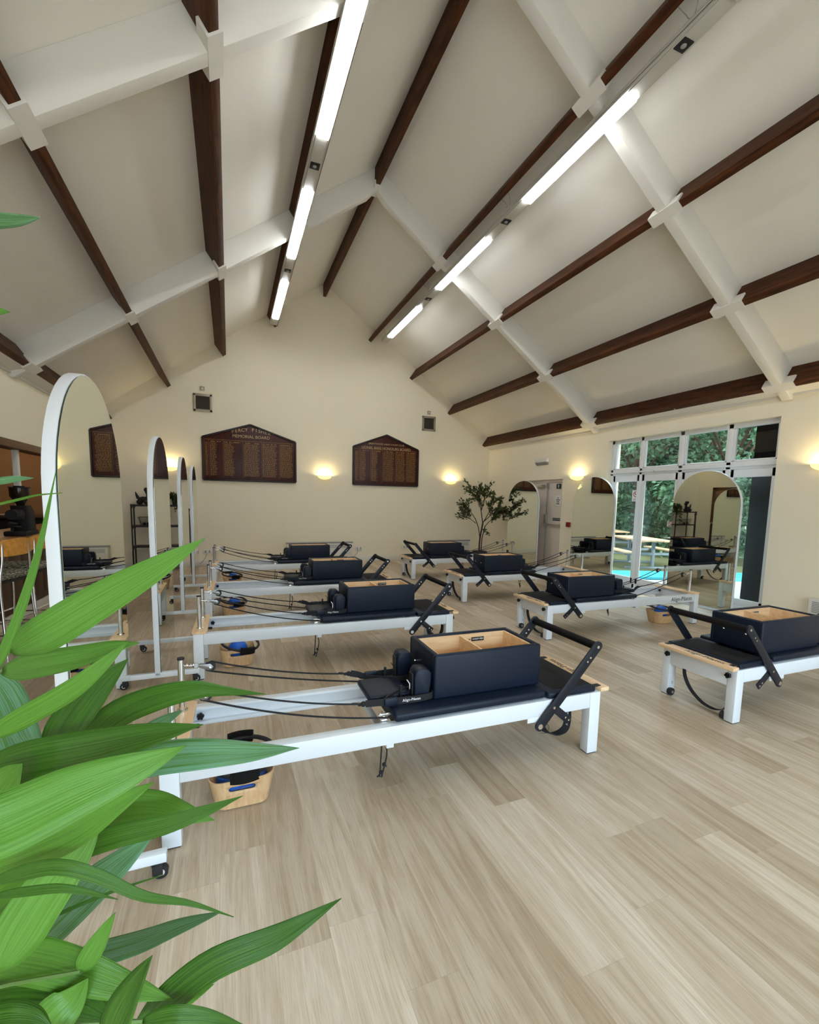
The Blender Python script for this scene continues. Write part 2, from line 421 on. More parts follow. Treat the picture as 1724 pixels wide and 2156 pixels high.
# ================================================================== ROOM
XL, XR, YB, YF = -2.38, 6.62, 10.8, -3.2
XA, ZA, SL = 2.12, 6.385, 0.703
TH = math.atan(SL)
zc = lambda x: ZA - SL * abs(x - XA)

# ---- floor: one mesh, one face per plank
def build_floor():
    P = 0.1834; X0 = 0.299
    ends = {0: 1.452, 1: 1.153, 2: 2.135, 3: 1.97, 4: 0.99, 5: 1.80, 7: 1.433, 9: 1.284, 10: 1.131}
    bm = bmesh.new()
    col = bm.loops.layers.float_color.new('plank'); uv = bm.loops.layers.uv.new('UVMap'); ed = bm.loops.layers.uv.new('edge')
    rnd = random.Random(21)
    k = int(floor((XL - X0) / P))
    while X0 + k * P < XR + 0.3:
        xa, xb = max(XL, X0 + k * P), min(XR + 0.3, X0 + (k + 1) * P)
        Lp = 1.22
        y = ends.get(k, rnd.uniform(0, Lp)); y -= math.ceil((y - YF) / Lp) * Lp
        while y < YB:
            y0, y1 = max(y, YF), min(y + Lp, YB)
            if y1 > y0 + 1e-4:
                vs = [bm.verts.new((xa, y0, 0)), bm.verts.new((xb, y0, 0)), bm.verts.new((xb, y1, 0)), bm.verts.new((xa, y1, 0))]
                f = bm.faces.new(vs)
                a = rnd.random(); b = rnd.random()
                cs = [(0, 0), (1, 0), (1, 1), (0, 1)]
                for lp, (cx, cy) in zip(f.loops, cs):
                    lp[col] = (a, b, rnd.random(), 1)
                    lp[uv].uv = (lp.vert.co.x, lp.vert.co.y); lp[ed].uv = (cx, cy)
            y += Lp
        k += 1
    me = bpy.data.meshes.new('floor'); bm.to_mesh(me); bm.free(); me.materials.append(M['floor'])
    o = bpy.data.objects.new('floor', me); COL.objects.link(o); return struct(o)
build_floor()

# ---- walls
T = 0.30
b = MB(); b.prism([(XL - T, -0.1), (XR + T, -0.1), (XR + T, zc(XR + T)), (XA, ZA), (XL - T, zc(XL - T))], 1, YB, YB + T)
struct(b.build('wall_back', M['wall']))
WY0, WY1, WZ = 3.755, 6.60, 2.705          # garden window opening
DY0, DY1, DZ = 7.81, 9.10, 2.05            # fire door opening
b = MB()
for y0, y1, z0, z1 in ((YF, WY0, -0.1, 3.25), (WY0, WY1, WZ, 3.25), (WY1, DY0, -0.1, 3.25), (DY0, DY1, DZ, 3.25), (DY1, YB, -0.1, 3.25)):
    b.box(XR, XR + T, y0, y1, z0, z1)
struct(b.build('wall_right', M['wall']))
HY0, HY1, HZ0, HZ1 = 3.2, 10.25, 0.98, 2.13   # bar hatch
b = MB()
for y0, y1, z0, z1 in ((YF, HY0, -0.1, 3.25), (HY0, HY1, -0.1, HZ0), (HY0, HY1, HZ1, 3.25), (HY1, YB, -0.1, 3.25)):
    b.box(XL - 0.15, XL, y0, y1, z0, z1)
struct(b.build('wall_left', M['wall']))
# wall behind the camera with a wide glazed opening
FX0, FX1, FZ1 = -1.8, 4.7, 2.75
b = MB()
b.box(XL - T, FX0, YF - T, YF, -0.1, 3.25); b.box(FX1, XR + T, YF - T, YF, -0.1, 3.25)
b.prism([(XL - T, FZ1), (XR + T, FZ1), (XR + T, zc(XR + T)), (XA, ZA), (XL - T, zc(XL - T))], 1, YF - T, YF)
struct(b.build('wall_front', M['wall']))
b = MB()
for x in (FX0 + 0.04, -0.1, 1.45, 3.1, FX1 - 0.04): b.box(x - 0.04, x + 0.04, YF - 0.2, YF - 0.12, 0, FZ1)
b.box(FX0, FX1, YF - 0.2, YF - 0.12, FZ1 - 0.08, FZ1); b.box(FX0, FX1, YF - 0.2, YF - 0.12, 0, 0.1)
struct(b.build('window_2', M['upvc']))

# ---- ceiling: two slopes
b = MB()
for s in (1, -1):
    xe = XR + T if s > 0 else XL - T
    b.prism([(XA, ZA), (xe, zc(xe)), (xe, zc(xe) + 0.14), (XA, ZA + 0.14)], 1, YF - T, YB + T)
struct(b.build('ceiling', M['ceil']))

# ---- purlins (dark timber) and rafters (white)
nt_ = [0]
def trim(b, m, smooth=40):
    nt_[0] += 1
    return struct(b.build('trim_%d' % nt_[0], m, smooth=smooth))
PW, PD = 0.078, 0.28
def slope_frame(s):
    a = Vector((s * cos(TH), 0, -sin(TH)))       # downhill
    n = Vector((-s * sin(TH), 0, -cos(TH)))      # into the room
    return a, n
PUR = [1.202, 2.276, 3.352, 4.421]
for s in (1, -1):
    a, n = slope_frame(s)
    for d in PUR:
        Tp = Vector((XA + s * d, 0, zc(XA + s * d)))
        c = [Tp, Tp + a * PW, Tp + a * PW + n * PD, Tp + n * PD]
        b = MB(); b.prism([(p.x, p.z) for p in c], 1, YF, YB, r=0.004); trim(b, M['purlin'])
b = MB(); b.prism([(XA - 0.033, ZA - 0.02), (XA + 0.033, ZA - 0.02), (XA + 0.033, 6.105), (XA - 0.033, 6.105)], 1, YF, YB, r=0.004)
trim(b, M['purlin'])
for yc in (6.92, 3.70, 0.48, -2.74):
    b = MB(); hw = 0.055
    dv = (PD + 0.012) / cos(TH)
    for s in (1, -1):
        xe = XR if s > 0 else XL
        xs = XA + s * 0.13
        poly = [(XA, ZA), (xe, zc(xe)), (xe, zc(xe) - dv + 0.03), (xe - s * 0.03, zc(xe - s * 0.03) - dv), (xs, zc(xs) - dv), (XA, 6.085)]
        b.prism(poly, 1, yc - hw, yc + hw, r=0.004)
        a, n = slope_frame(s)
        for d in PUR:
            Tp = Vector((XA + s * d, 0, zc(XA + s * d)))
            q = [Tp - a * 0.02 + n * (PD - 0.10), Tp + a * (PW + 0.02) + n * (PD - 0.10), Tp + a * (PW + 0.02) + n * (PD + 0.018), Tp - a * 0.02 + n * (PD + 0.018)]
            b.prism([(p.x, p.z) for p in q], 1, yc - 0.17, yc + 0.17)
    b.box(XA - 0.05, XA + 0.05, yc - 0.12, yc + 0.12, 6.075, 6.16)
    trim(b, M['beam_white'])
# boxed-in eaves along both side walls
for s in (1, -1):
    X = lambda x: XA + s * (x - XA)
    b = MB(); b.prism([(X(6.452), 3.006), (X(6.62), 2.955), (X(6.62), 3.20), (X(6.595), 3.20)], 1, YF, YB)
    b.prism([(X(6.60), 2.93), (X(6.62), 2.93), (X(6.62), 2.97), (X(6.60), 2.97)], 1, YF, YB)
    trim(b, M['beam_white'])
# skirtings
def base(name, *bx):
    b = MB()
    for q in bx: b.box(*q, r=0.004)
    struct(b.build(name, M['skirt']))
base('baseboard_back', (XL, XR, YB - 0.018, YB, 0, 0.13))
base('baseboard_right', (XR - 0.018, XR, WY1 + 0.02, DY0 - 0.02, 0, 0.13), (XR - 0.018, XR, DY1 + 0.02, YB, 0, 0.13), (XR - 0.018, XR, YF, WY0 - 0.02, 0, 0.13))
base('baseboard_left', (XL, XL + 0.018, YF, YB, 0, 0.13))

# ---- garden window
XW = XR + 0.10
b = MB()
def wb(y0, y1, z0, z1, dx0=0.0, dx1=0.07): b.box(XW + dx0, XW + dx1, y0, y1, z0, z1, r=0.006)
wb(WY0, WY1, 2.64, WZ); wb(WY0, WY1, 2.06, 2.17); wb(WY0, WY1, 0.0, 0.12)
wb(WY0, WY1, 2.095, 2.125, -0.03, 0.0)
for y0, y1 in ((WY0, 3.81), (4.40, 4.47), (5.15, 5.22), (5.905, 5.96), (6.545, WY1)): wb(y0, y1, 0.0, WZ)
for y0, y1 in ((3.81, 4.40), (4.47, 5.15), (5.22, 5.905), (5.96, 6.545)):
    # sash frames: upper light then door leaf
    zt = 2.64
    wb(y0, y0 + 0.03, 2.17, zt, 0.012, 0.06); wb(y1 - 0.03, y1, 2.17, zt, 0.012, 0.06); wb(y0, y1, 2.17, 2.195, 0.012, 0.06)
    wb(y0, y0 + 0.05, 0.12, 2.06, 0.012, 0.06); wb(y1 - 0.05, y1, 0.12, 2.06, 0.012, 0.06)
    wb(y0, y1, 1.945, 2.06, 0.012, 0.06); wb(y0, y1, 0.12, 0.22, 0.012, 0.06)
win = struct(b.build('window_1', M['upvc']))
b = MB()
for y0, y1 in ((3.81, 4.40), (4.47, 5.15), (5.22, 5.905), (5.96, 6.545)):
    b.box(XW + 0.034, XW + 0.040, y0 + 0.02, y1 - 0.02, 2.18, 2.65); b.box(XW + 0.034, XW + 0.040, y0 + 0.03, y1 - 0.03, 0.20, 1.96)
b.build('pane', M['glass'], win, smooth=0)
b = MB(); b.cyl((XW - 0.005, 5.62, 2.10), (XW - 0.05, 5.62, 2.10), 0.012); b.bar((XW + 0.005, 5.20, 1.02), (XW - 0.05, 5.20, 1.02), 0.03, 0.14, r=0.004); b.bar((XW - 0.05, 5.205, 1.0), (XW - 0.05, 5.33, 1.0), 0.02, 0.02, r=0.004)
b.build('door_handle', M['steel'], win)
b = MB(); b.box(XW - 0.02, XW + 0.10, WY0, WY1, -0.02, 0.012); b.box(XR + 0.0, XW, WY0, WY1, -0.02, 0.004); struct(b.build('trim_60', M['upvc']))

# no-smoking notices on the glass
def notice(y, z, w, h, label):
    t = thing('no_smoking_sign', label, 'sign', (XW + 0.033, y, z), 0, 'no smoking signs')
    b = MB(); b.box(-0.003, 0, -w / 2, w / 2, -h / 2, h / 2); b.build('sheet', M['paper'], t)
    b = MB(); R_ = w * 0.33
    prof = [(R_, -0.001), (R_, 0.001), (R_ * 0.78, 0.001), (R_ * 0.78, -0.001), (R_, -0.001)]
    b.lathe(prof, (-0.0042, 0, h * 0.14), 24, M=Matrix.Rotation(pi / 2, 4, 'Y'))
    d = R_ * 0.62
    b.bar((-0.0044, d, h * 0.14 + d), (-0.0044, -d, h * 0.14 - d), 0.0015, R_ * 0.2, up=(0, 1, -1))
    b.build('prohibition_ring', M['red'], t)
    b = MB(); b.box(-0.004, -0.0032, -R_ * 0.55, R_ * 0.4, h * 0.12, h * 0.17)
    for i in range(2): b.box(-0.004, -0.0032, -w * 0.36, w * 0.36, -h * (0.27 + 0.1 * i) - 0.006, -h * (0.27 + 0.1 * i))
    b.build('lettering', M['text_black'], t)
notice(6.03, 1.69, 0.15, 0.20, 'white no smoking sign stuck high on the window pane, above the wooden table outside')
notice(5.31, 1.22, 0.10, 0.09, 'small pinkish no smoking sign low on the glass beside the big right-hand mirror')

# ---- fire door
b = MB()
b.box(XR + 0.06, XR + 0.14, DY0, DY0 + 0.05, 0, DZ); b.box(XR + 0.06, XR + 0.14, DY1 - 0.05, DY1, 0, DZ); b.box(XR + 0.06, XR + 0.14, DY0, DY1, DZ - 0.06, DZ)
b.box(XR + 0.09, XR + 0.135, DY0 + 0.05, 8.42, 0.01, DZ - 0.06, r=0.004); b.box(XR + 0.09, XR + 0.135, 8.43, DY1 - 0.05, 0.01, DZ - 0.06, r=0.004)
door = struct(b.build('door_1', M['door']))
b = MB()
xd = XR + 0.085
b.bar((xd - 0.05, DY0 + 0.06, 1.055), (xd - 0.05, 8.40, 1.055), 0.03, 0.035, r=0.01)
b.box(xd - 0.06, xd, 8.34, 8.42, 1.0, 1.28, r=0.008); b.box(xd - 0.05, xd, DY0 + 0.05, DY0 + 0.10, 1.02, 1.09, r=0.008)
b.build('push_bar', M['steel'], door)
b = MB(); b.cyl((xd - 0.025, 8.37, 0.03), (xd - 0.025, 8.37, 1.95), 0.011); b.box(xd - 0.05, xd, 8.345, 8.395, 1.86, 1.96, r=0.005); b.box(xd - 0.05, xd, 8.345, 8.395, 0.02, 0.10, r=0.005)
b.build('bolt_rod', M['plastic_grey'], door)
b = MB(); b.box(xd - 0.06, xd, 8.46, 8.70, 1.87, 1.95, r=0.01); b.build('door_closer', M['steel'], door)

def wall_sign(name, label, y, z, w, h, m, cat='sign'):
    t = thing(name, label, cat, (xd, y, z)); b = MB(); b.box(-0.006, 0, -w / 2, w / 2, -h / 2, h / 2, r=0.001); b.build('plate', m, t); return t
Rw, Uw = (0, -1, 0), (0, 0, 1)     # lettering on the right wall reads towards -Y
t = wall_sign('exit_sign', 'small dark running figure exit sign near top of fire door', 8.02, 1.90, 0.15, 0.11, M['sign_green'])
b = MB(); b.sphere((-0.0068, 0.005, 0.035), 0.010, sx=0.12); b.bar((-0.007, 0.0, 0.022), (-0.007, 0.004, -0.008), 0.001, 0.018, up=(0, 1, 0)); b.bar((-0.007, 0.004, -0.006), (-0.007, -0.014, -0.04), 0.001, 0.009, up=(0, 1, 0)); b.bar((-0.007, 0.004, -0.006), (-0.007, 0.022, -0.03), 0.001, 0.009, up=(0, 1, 0)); b.bar((-0.007, 0.0, 0.02), (-0.007, -0.02, 0.004), 0.001, 0.007, up=(0, 1, 0)); b.bar((-0.007, 0.0, 0.02), (-0.007, 0.02, 0.012), 0.001, 0.007, up=(0, 1, 0))
b.build('running_figure', M['text_white'], t)
t = wall_sign('paper_notice', 'white paper notice with four lines taped to the fire door', 8.02, 1.58, 0.21, 0.24, M['paper'])
b = MB()
for i, w in enumerate((0.05, 0.12, 0.09, 0.10)): b.box(-0.0068, -0.0061, -w / 2, w / 2, 0.055 - i * 0.042, 0.073 - i * 0.042)
b.build('lettering', M['text_black'], t)
t = wall_sign('push_bar_sign', 'long dark push bar to open sign above the panic bar', 8.05, 1.175, 0.24, 0.06, M['sign_green'])
b = MB(); b.text('PUSH BAR TO OPEN', 0.026, (-0.006, 0, 0), Rw, Uw); b.build('lettering', M['text_white'], t)
t = thing('fire_call_point', 'red square fire call point on wall right of fire door', 'fire alarm', (XR, 7.54, 1.09)); b = MB(); b.box(-0.05, 0, -0.05, 0.05, -0.05, 0.05, r=0.008); b.build('housing', M['red'], t)
b = MB(); b.box(-0.053, -0.05, -0.03, 0.03, -0.03, 0.03); b.build('press_panel', mat('dark_red_panel', lin(96, 10, 14), 0.3), t)
t = thing('emergency_light', 'grey box emergency light high above the fire door', 'emergency light', (XR, 8.50, 2.45)); b = MB(); b.box(-0.07, 0, -0.21, 0.21, -0.01, 0.075, r=0.012); b.build('housing', M['plastic_white'], t)
b = MB(); b.prism([(-0.075, -0.01), (-0.02, -0.07), (0, -0.07), (0, -0.005), (-0.07, -0.005)], 1, -0.20, 0.20, r=0.006); b.build('diffuser', M['plastic_grey'], t)

# ---- electric panel heaters
def heater(label, loc, w, h, face):
    t = thing('panel_heater', label, 'heater', loc, face, 'wall heaters')
    b = MB(); b.box(-w / 2, w / 2, 0.002, 0.11, 0, h, r=0.012); b.build('casing', M['plastic_white'], t)
    b = MB()
    for i in range(6): b.box(-w / 2 + 0.05, w / 2 - 0.05, 0.108, 0.113, h - 0.035 - i * 0.014, h - 0.029 - i * 0.014)
    b.build('grille', M['plastic_grey'], t)
    b = MB(); b.box(-w / 2 - 0.02, w / 2 + 0.02, 0.0, 0.09, h, h + 0.035, r=0.004); b.build('top_cover', M['plastic_grey'], t)
heater('long white wall heater behind the farthest left-row reformer', (2.0, YB, 0.13), 1.55, 0.33, pi)
heater('white wall heater low behind the bushy tree in the corner', (5.45, YB, 0.13), 1.2, 0.33, pi)
t = thing('panel_heater', 'white grilled wall heater under the wall light beside the garden window', 'heater', (XR, 2.62, 0.0), pi / 2, 'wall heaters')
b = MB(); b.box(-0.57, 0.57, 0.01, 0.10, 0.08, 0.45, r=0.012); b.build('casing', M['plastic_white'], t)
b = MB()
for i in range(7): b.box(0.30, 0.53, 0.098, 0.103, 0.40 - i * 0.02, 0.41 - i * 0.02)
b.build('grille', M['plastic_grey'], t)

# ---- sockets, conduit
def socket(label, x, z=0.32):
    t = thing('power_socket', label, 'socket', (x, YB, z), 0, 'double sockets on the back wall')
    b = MB(); b.box(-0.085, 0.085, -0.03, 0, -0.045, 0.045, r=0.006); b.build('plate', M['plastic_white'], t)
    for s in (-1, 1):
        b = MB(); b.box(s * 0.04 - 0.014, s * 0.04 + 0.014, -0.034, -0.03, -0.022, 0.03, r=0.001); b.build('socket_face', M['plastic_grey'], t)
socket('white double socket on the back wall left of the chrome poles', -0.47)
socket('white double socket between the heater and the right-hand benches', 2.96)
socket('white double socket seen through the farthest right-hand footbar', 4.2, 0.33)
o = MB().tube(spline([(-0.49, YB - 0.035, 0.28), (-0.52, YB - 0.05, 0.18), (-0.62, YB - 0.05, 0.07), (-0.72, YB - 0.03, 0.10)], 20), 0.006).build('power_cable', M['plastic_grey'])
tag(o, 'thin grey cable drooping from the left wall socket to the skirting', 'cable')
o = MB().box(-0.76, -0.73, YB - 0.02, YB, 0.12, 0.62, r=0.003).build('cable_trunking', M['plastic_white'])
tag(o, 'narrow white vertical cable trunking on back wall beside the left socket', 'cable trunking')
o = MB().tube(spline([(2.93, YB - 0.035, 0.28), (2.91, YB - 0.04, 0.2), (2.84, YB - 0.04, 0.14)], 12), 0.006).build('power_cable', M['plastic_grey'])
tag(o, 'short cable hanging from the socket beside the long heater', 'cable')

# ---- vents and their sensors
def vent(label, slabel, x, z, zs):
    t = thing('air_vent', label, 'vent', (x, YB, z), 0, 'square wall vents')
    b = MB(); s = 0.185
    for x0, x1, z0, z1 in ((-s, s, s - 0.05, s), (-s, s, -s, -s + 0.05), (-s, -s + 0.05, -s, s), (s - 0.05, s, -s, s)): b.box(x0, x1, -0.03, 0, z0, z1, r=0.006)
    b.build('frame', M['vent'], t)
    b = MB()
    for i in range(14): b.bar((-s + 0.05, -0.012, -0.12 + i * 0.0185), (s - 0.05, -0.012, -0.12 + i * 0.0185), 0.002, 0.016, up=(0, 0.6, 1))
    b.box(-s + 0.05, s - 0.05, -0.004, 0, -s + 0.05, s - 0.05)
    b.build('grille', M['dark_grille'], t)
    t = thing('wall_switch', slabel, 'switch', (x, YB, zs), 0, 'small switches above the vents')
    b = MB(); b.box(-0.045, 0.045, -0.02, 0, -0.045, 0.045, r=0.006); b.build('plate', M['vent'], t)
    b = MB(); b.box(-0.018, 0.018, -0.026, -0.02, -0.02, 0.02, r=0.004); b.build('rocker', M['plastic_white'], t)
vent('square metal air vent above the large memorial board', 'tiny square switch on wall above the left vent', -0.48, 3.507, 3.80)
vent('square metal air vent above the smaller honours board', 'tiny square switch on wall above the right vent', 4.785, 3.49, 3.765)

# ---- honours boards
def honours(label, x0, x1, z0, zs, zp, titles, cols, seed):
    xm = (x0 + x1) / 2; w = x1 - x0
    t = thing('honours_board', label, 'honours board', (xm, YB, z0), 0, 'wooden honours boards')
    h = zs - z0; hp = zp - z0
    out = [(-w / 2, 0), (w / 2, 0), (w / 2, h), (0, hp), (-w / 2, h)]
    b = MB(); b.prism(out, 1, -0.03, 0, r=0.003); b.build('panel', M['board'], t)
    b = MB()
    e = out + [out[0]]
    for p, q in zip(e[:-1], e[1:]):
        b.bar((p[0], -0.028, p[1]), (q[0], -0.028, q[1]), 0.045, 0.035, up=(0, 0, 1) if abs(p[0] - q[0]) > 0.1 else (1, 0, 0), r=0.004)
    b.build('frame', M['board_edge'], t)
    b = MB()
    for s, size, x, z, arc in titles:
        if arc:
            n = len(s); Wt = size * 0.66 * (n - 1)
            for i, chh in enumerate(s):
                if chh == ' ': continue
                u = i / (n - 1) - 0.5; ang = -u * 0.42
                b.text(chh, size, (x + u * Wt, -0.03, z - arc * 4 * u * u), (cos(ang), 0, sin(ang)), (-sin(ang), 0, cos(ang)))
        else:
            b.text(s, size, (x, -0.03, z), (1, 0, 0), (0, 0, 1))
    b.build('lettering', M['text_cream'], t)
    # columns of gilded entries
    b = MB(); rnd = random.Random(seed)
    top = h - 0.045
    b.box(-w / 2 + 0.04, w / 2 - 0.04, -0.0315, -0.03, top, top + 0.006)
    for c0, c1, lines, kind in cols:
        xa, xb = -w / 2 + c0 * w, -w / 2 + c1 * w
        b.box(xa - 0.004, xa - 0.001, -0.0312, -0.03, 0.06, top)
        if kind != 'y': 
            n = 12
            for i in range(n):
                if rnd.random() < 0.8: b.box(xa + 0.02 + (xb - xa - 0.05) * i / n, xa + 0.02 + (xb - xa - 0.05) * (i + 0.7) / n, -0.0312, -0.03, top - 0.05, top - 0.028)
        zz = top - 0.075
        for i in range(lines):
            zl = zz - i * (zz - 0.08) / lines
            x = xa + 0.018; xe = xa + (xb - xa) * (rnd.uniform(0.45, 0.62) if kind == 's' else rnd.uniform(0.8, 0.95))
            if kind == 'y': xe = xb - 0.012
            while x < xe:
                l = rnd.uniform(0.012, 0.04); b.box(x, min(x + l, xe), -0.0312, -0.03, zl, zl + 0.0095); x += l + rnd.uniform(0.005, 0.02)
    b.build('lettering', M['text_gold'], t)
honours('large gabled wooden memorial board with gold names on back wall', -0.51, 1.44, 1.89, 2.80, 3.12,
        [('PERCY FISHER', 0.105, 0.02, 1.115, 0.055), ('MEMORIAL BOARD', 0.092, 0.02, 0.965, 0)],
        [(0.02, 0.06, 34, 'y'), (0.065, 0.20, 34, 's'), (0.21, 0.40, 34, 's'), (0.42, 0.61, 34, 'f'), (0.62, 0.80, 34, 'f'), (0.815, 0.98, 34, 'f')], 3)
honours('smaller gabled wooden honours board left of the right vent', 2.805, 4.50, 1.89, 2.80, 3.12,
        [('BRENTWOOD HARD COURT CLUB', 0.058, 0, 1.0, 0), ('LIONEL BASS HONOURS BOARD', 0.088, 0, 0.90, 0)],
        [(0.02, 0.08, 30, 'y'), (0.09, 0.25, 30, 's'), (0.26, 0.43, 30, 's'), (0.44, 0.63, 30, 'f'), (0.64, 0.80, 30, 'f'), (0.81, 0.98, 30, 'f')], 8)

# ---- half-bowl wall lights
def sconce(label, loc, rz):
    t = thing('wall_light', label, 'wall light', loc, rz, 'half bowl wall lights')
    b = MB(); R_ = 0.165
    prof = [(0.001, -0.085)] + [(R_ * sin(a), -0.085 * cos(a)) for a in [i * pi / 2 / 10 for i in range(1, 11)]]
    prof += [(R_ - 0.008, 0.0)] + [((R_ - 0.008) * sin(a), -0.077 * cos(a)) for a in [i * pi / 2 / 10 for i in range(9, 0, -1)]] + [(0.001, -0.077)]
    b.lathe(prof, (0, 0, 0), 24, a0=pi, a1=2 * pi); b.build('bowl', M['bowl'], t)
    b = MB(); b.box(-0.05, 0.05, -0.02, 0, -0.05, 0.03, r=0.004); b.build('wall_bracket', M['plastic_white'], t)
    l = bpy.data.lights.new('bulb', 'POINT'); l.energy = 6.5; l.color = (1.0, 0.82, 0.46); l.shadow_soft_size = 0.04
    lo = bpy.data.objects.new('bulb', l); COL.objects.link(lo); lo.parent = t; lo.location = (0, -0.085, -0.035)
sconce('glowing half-bowl wall light between the two honours boards', (2.115, YB, 2.07), 0)
sconce('glowing half-bowl wall light just left of the bushy tree top', (5.46, YB, 2.06), 0)
sconce('glowing half-bowl wall light behind the left-hand arched mirrors', (-1.15, YB, 2.13), 0)
sconce('glowing half-bowl wall light between fire door and garden window', (XR, 7.36, 2.085), pi / 2 * 3)
sconce('glowing half-bowl wall light cut by the right edge of the photo', (XR, 3.20, 2.06), pi / 2 * 3)

# ---- two continuous strip lights under the rafters
def strip(label, xc, dead=()):
    t = thing('strip_light', label, 'strip light', (xc, 0, 5.07), 0, 'long ceiling strip lights')
    w = 0.075
    b = MB(); Y0, Y1 = -2.9, 10.12
    b.box(-w, w, Y0, Y1, 0.03, 0.075, r=0.004); b.box(-w, -w + 0.012, Y0, Y1, 0.012, 0.04); b.box(w - 0.012, w, Y0, Y1, 0.012, 0.04)
    b.build('trunking', M['trunking'], t)
    lit = [(-1.42, 0.12), (0.95, 2.48), (3.33, 4.85), (5.71, 7.27), (8.10, 9.73)]
    for y0, y1 in lit:
        d = MB().box(-0.058, 0.058, y0, y1, -0.012, 0.028, r=0.006).build('diffuser', M['louvre'] if y0 in dead else M['tube'], t)
        b = MB(); n = int((y1 - y0) / 0.095); q = bmesh.new(); rows = []
        for i in range(n + 1):
            y = y0 + 0.002 + (y1 - y0 - 0.004) * i / n
            for e in (-0.0015, 0.0015): rows.append([q.verts.new((x, y + e, -0.0165)) for x in (-0.0595, -0.0585, 0.0585, 0.0595)])
        for i in range(len(rows) - 1):
            for k in range(3):
                if k != 1 or i % 2 == 0: q.faces.new((rows[i][k], rows[i][k + 1], rows[i + 1][k + 1], rows[i + 1][k]))
        ex = bmesh.ops.extrude_face_region(q, geom=list(q.faces))
        for v in ex['geom']:
            if isinstance(v, bmesh.types.BMVert): v.co.z += 0.004
        b.add(q); b.build('louvre', M['louvre'], d, smooth=0)
    gaps = [(Y0, -1.42), (0.12, 0.95), (2.48, 3.33), (4.85, 5.71), (7.27, 8.10), (9.73, Y1)]
    for i, (y0, y1) in enumerate(gaps):
        MB().box(-0.060, 0.060, y0 + 0.004, y1 - 0.004, 0.006, 0.03, r=0.002).build('cover_plate', M['trunking'], t)
        if 0 < i < 5:
            ym = [None, 0.5, 2.85, 5.27, 7.69][i]
            s = MB().box(-0.05, 0.05, ym - 0.05, ym + 0.05, -0.002, 0.008, r=0.002).build('sensor', M['black'], t)
            MB().sphere((0, ym, -0.002), 0.022, sz=0.5).build('lens', M['plastic_grey'], s)
    return t
strip('long fluorescent strip light on the left roof slope', 0.93)
sr_ = strip('long fluorescent strip light on the right roof slope', 3.345, (0.95,))
for yb in (2.75, 5.15, 7.60, 9.95):
    for k, (dx, dy, z1) in enumerate(((-0.10, 0.10, 0.235), (-0.12, -0.06, 0.25))):
        b = MB(); b.tube(spline([(-0.02 - 0.02 * k, yb, 0.074), (-0.05, yb + dy * 0.4, 0.12), (-0.03 - 0.03 * k, yb + dy * 0.7, 0.17), (dx, yb + dy, z1)], 14), 0.0028, n=6); b.build('cable', M['plastic_grey'], sr_)
b = MB(); b.tube(spline([(0, 0, 0.03), (0, 0, 0.0), (0.0, 0.018, -0.02), (0.0, 0.03, -0.005), (0, 0.024, 0.012)], 14), 0.005, n=7); b.bar((0, 0, 0.03), (0, 0.03, 0.045), 0.01, 0.012)
o = b.build('hook', M['plastic_white']); o.location = (6.43, 5.12, 3.03); tag(o, 'small white hook screwed into the lowest right purlin above the window', 'hook')
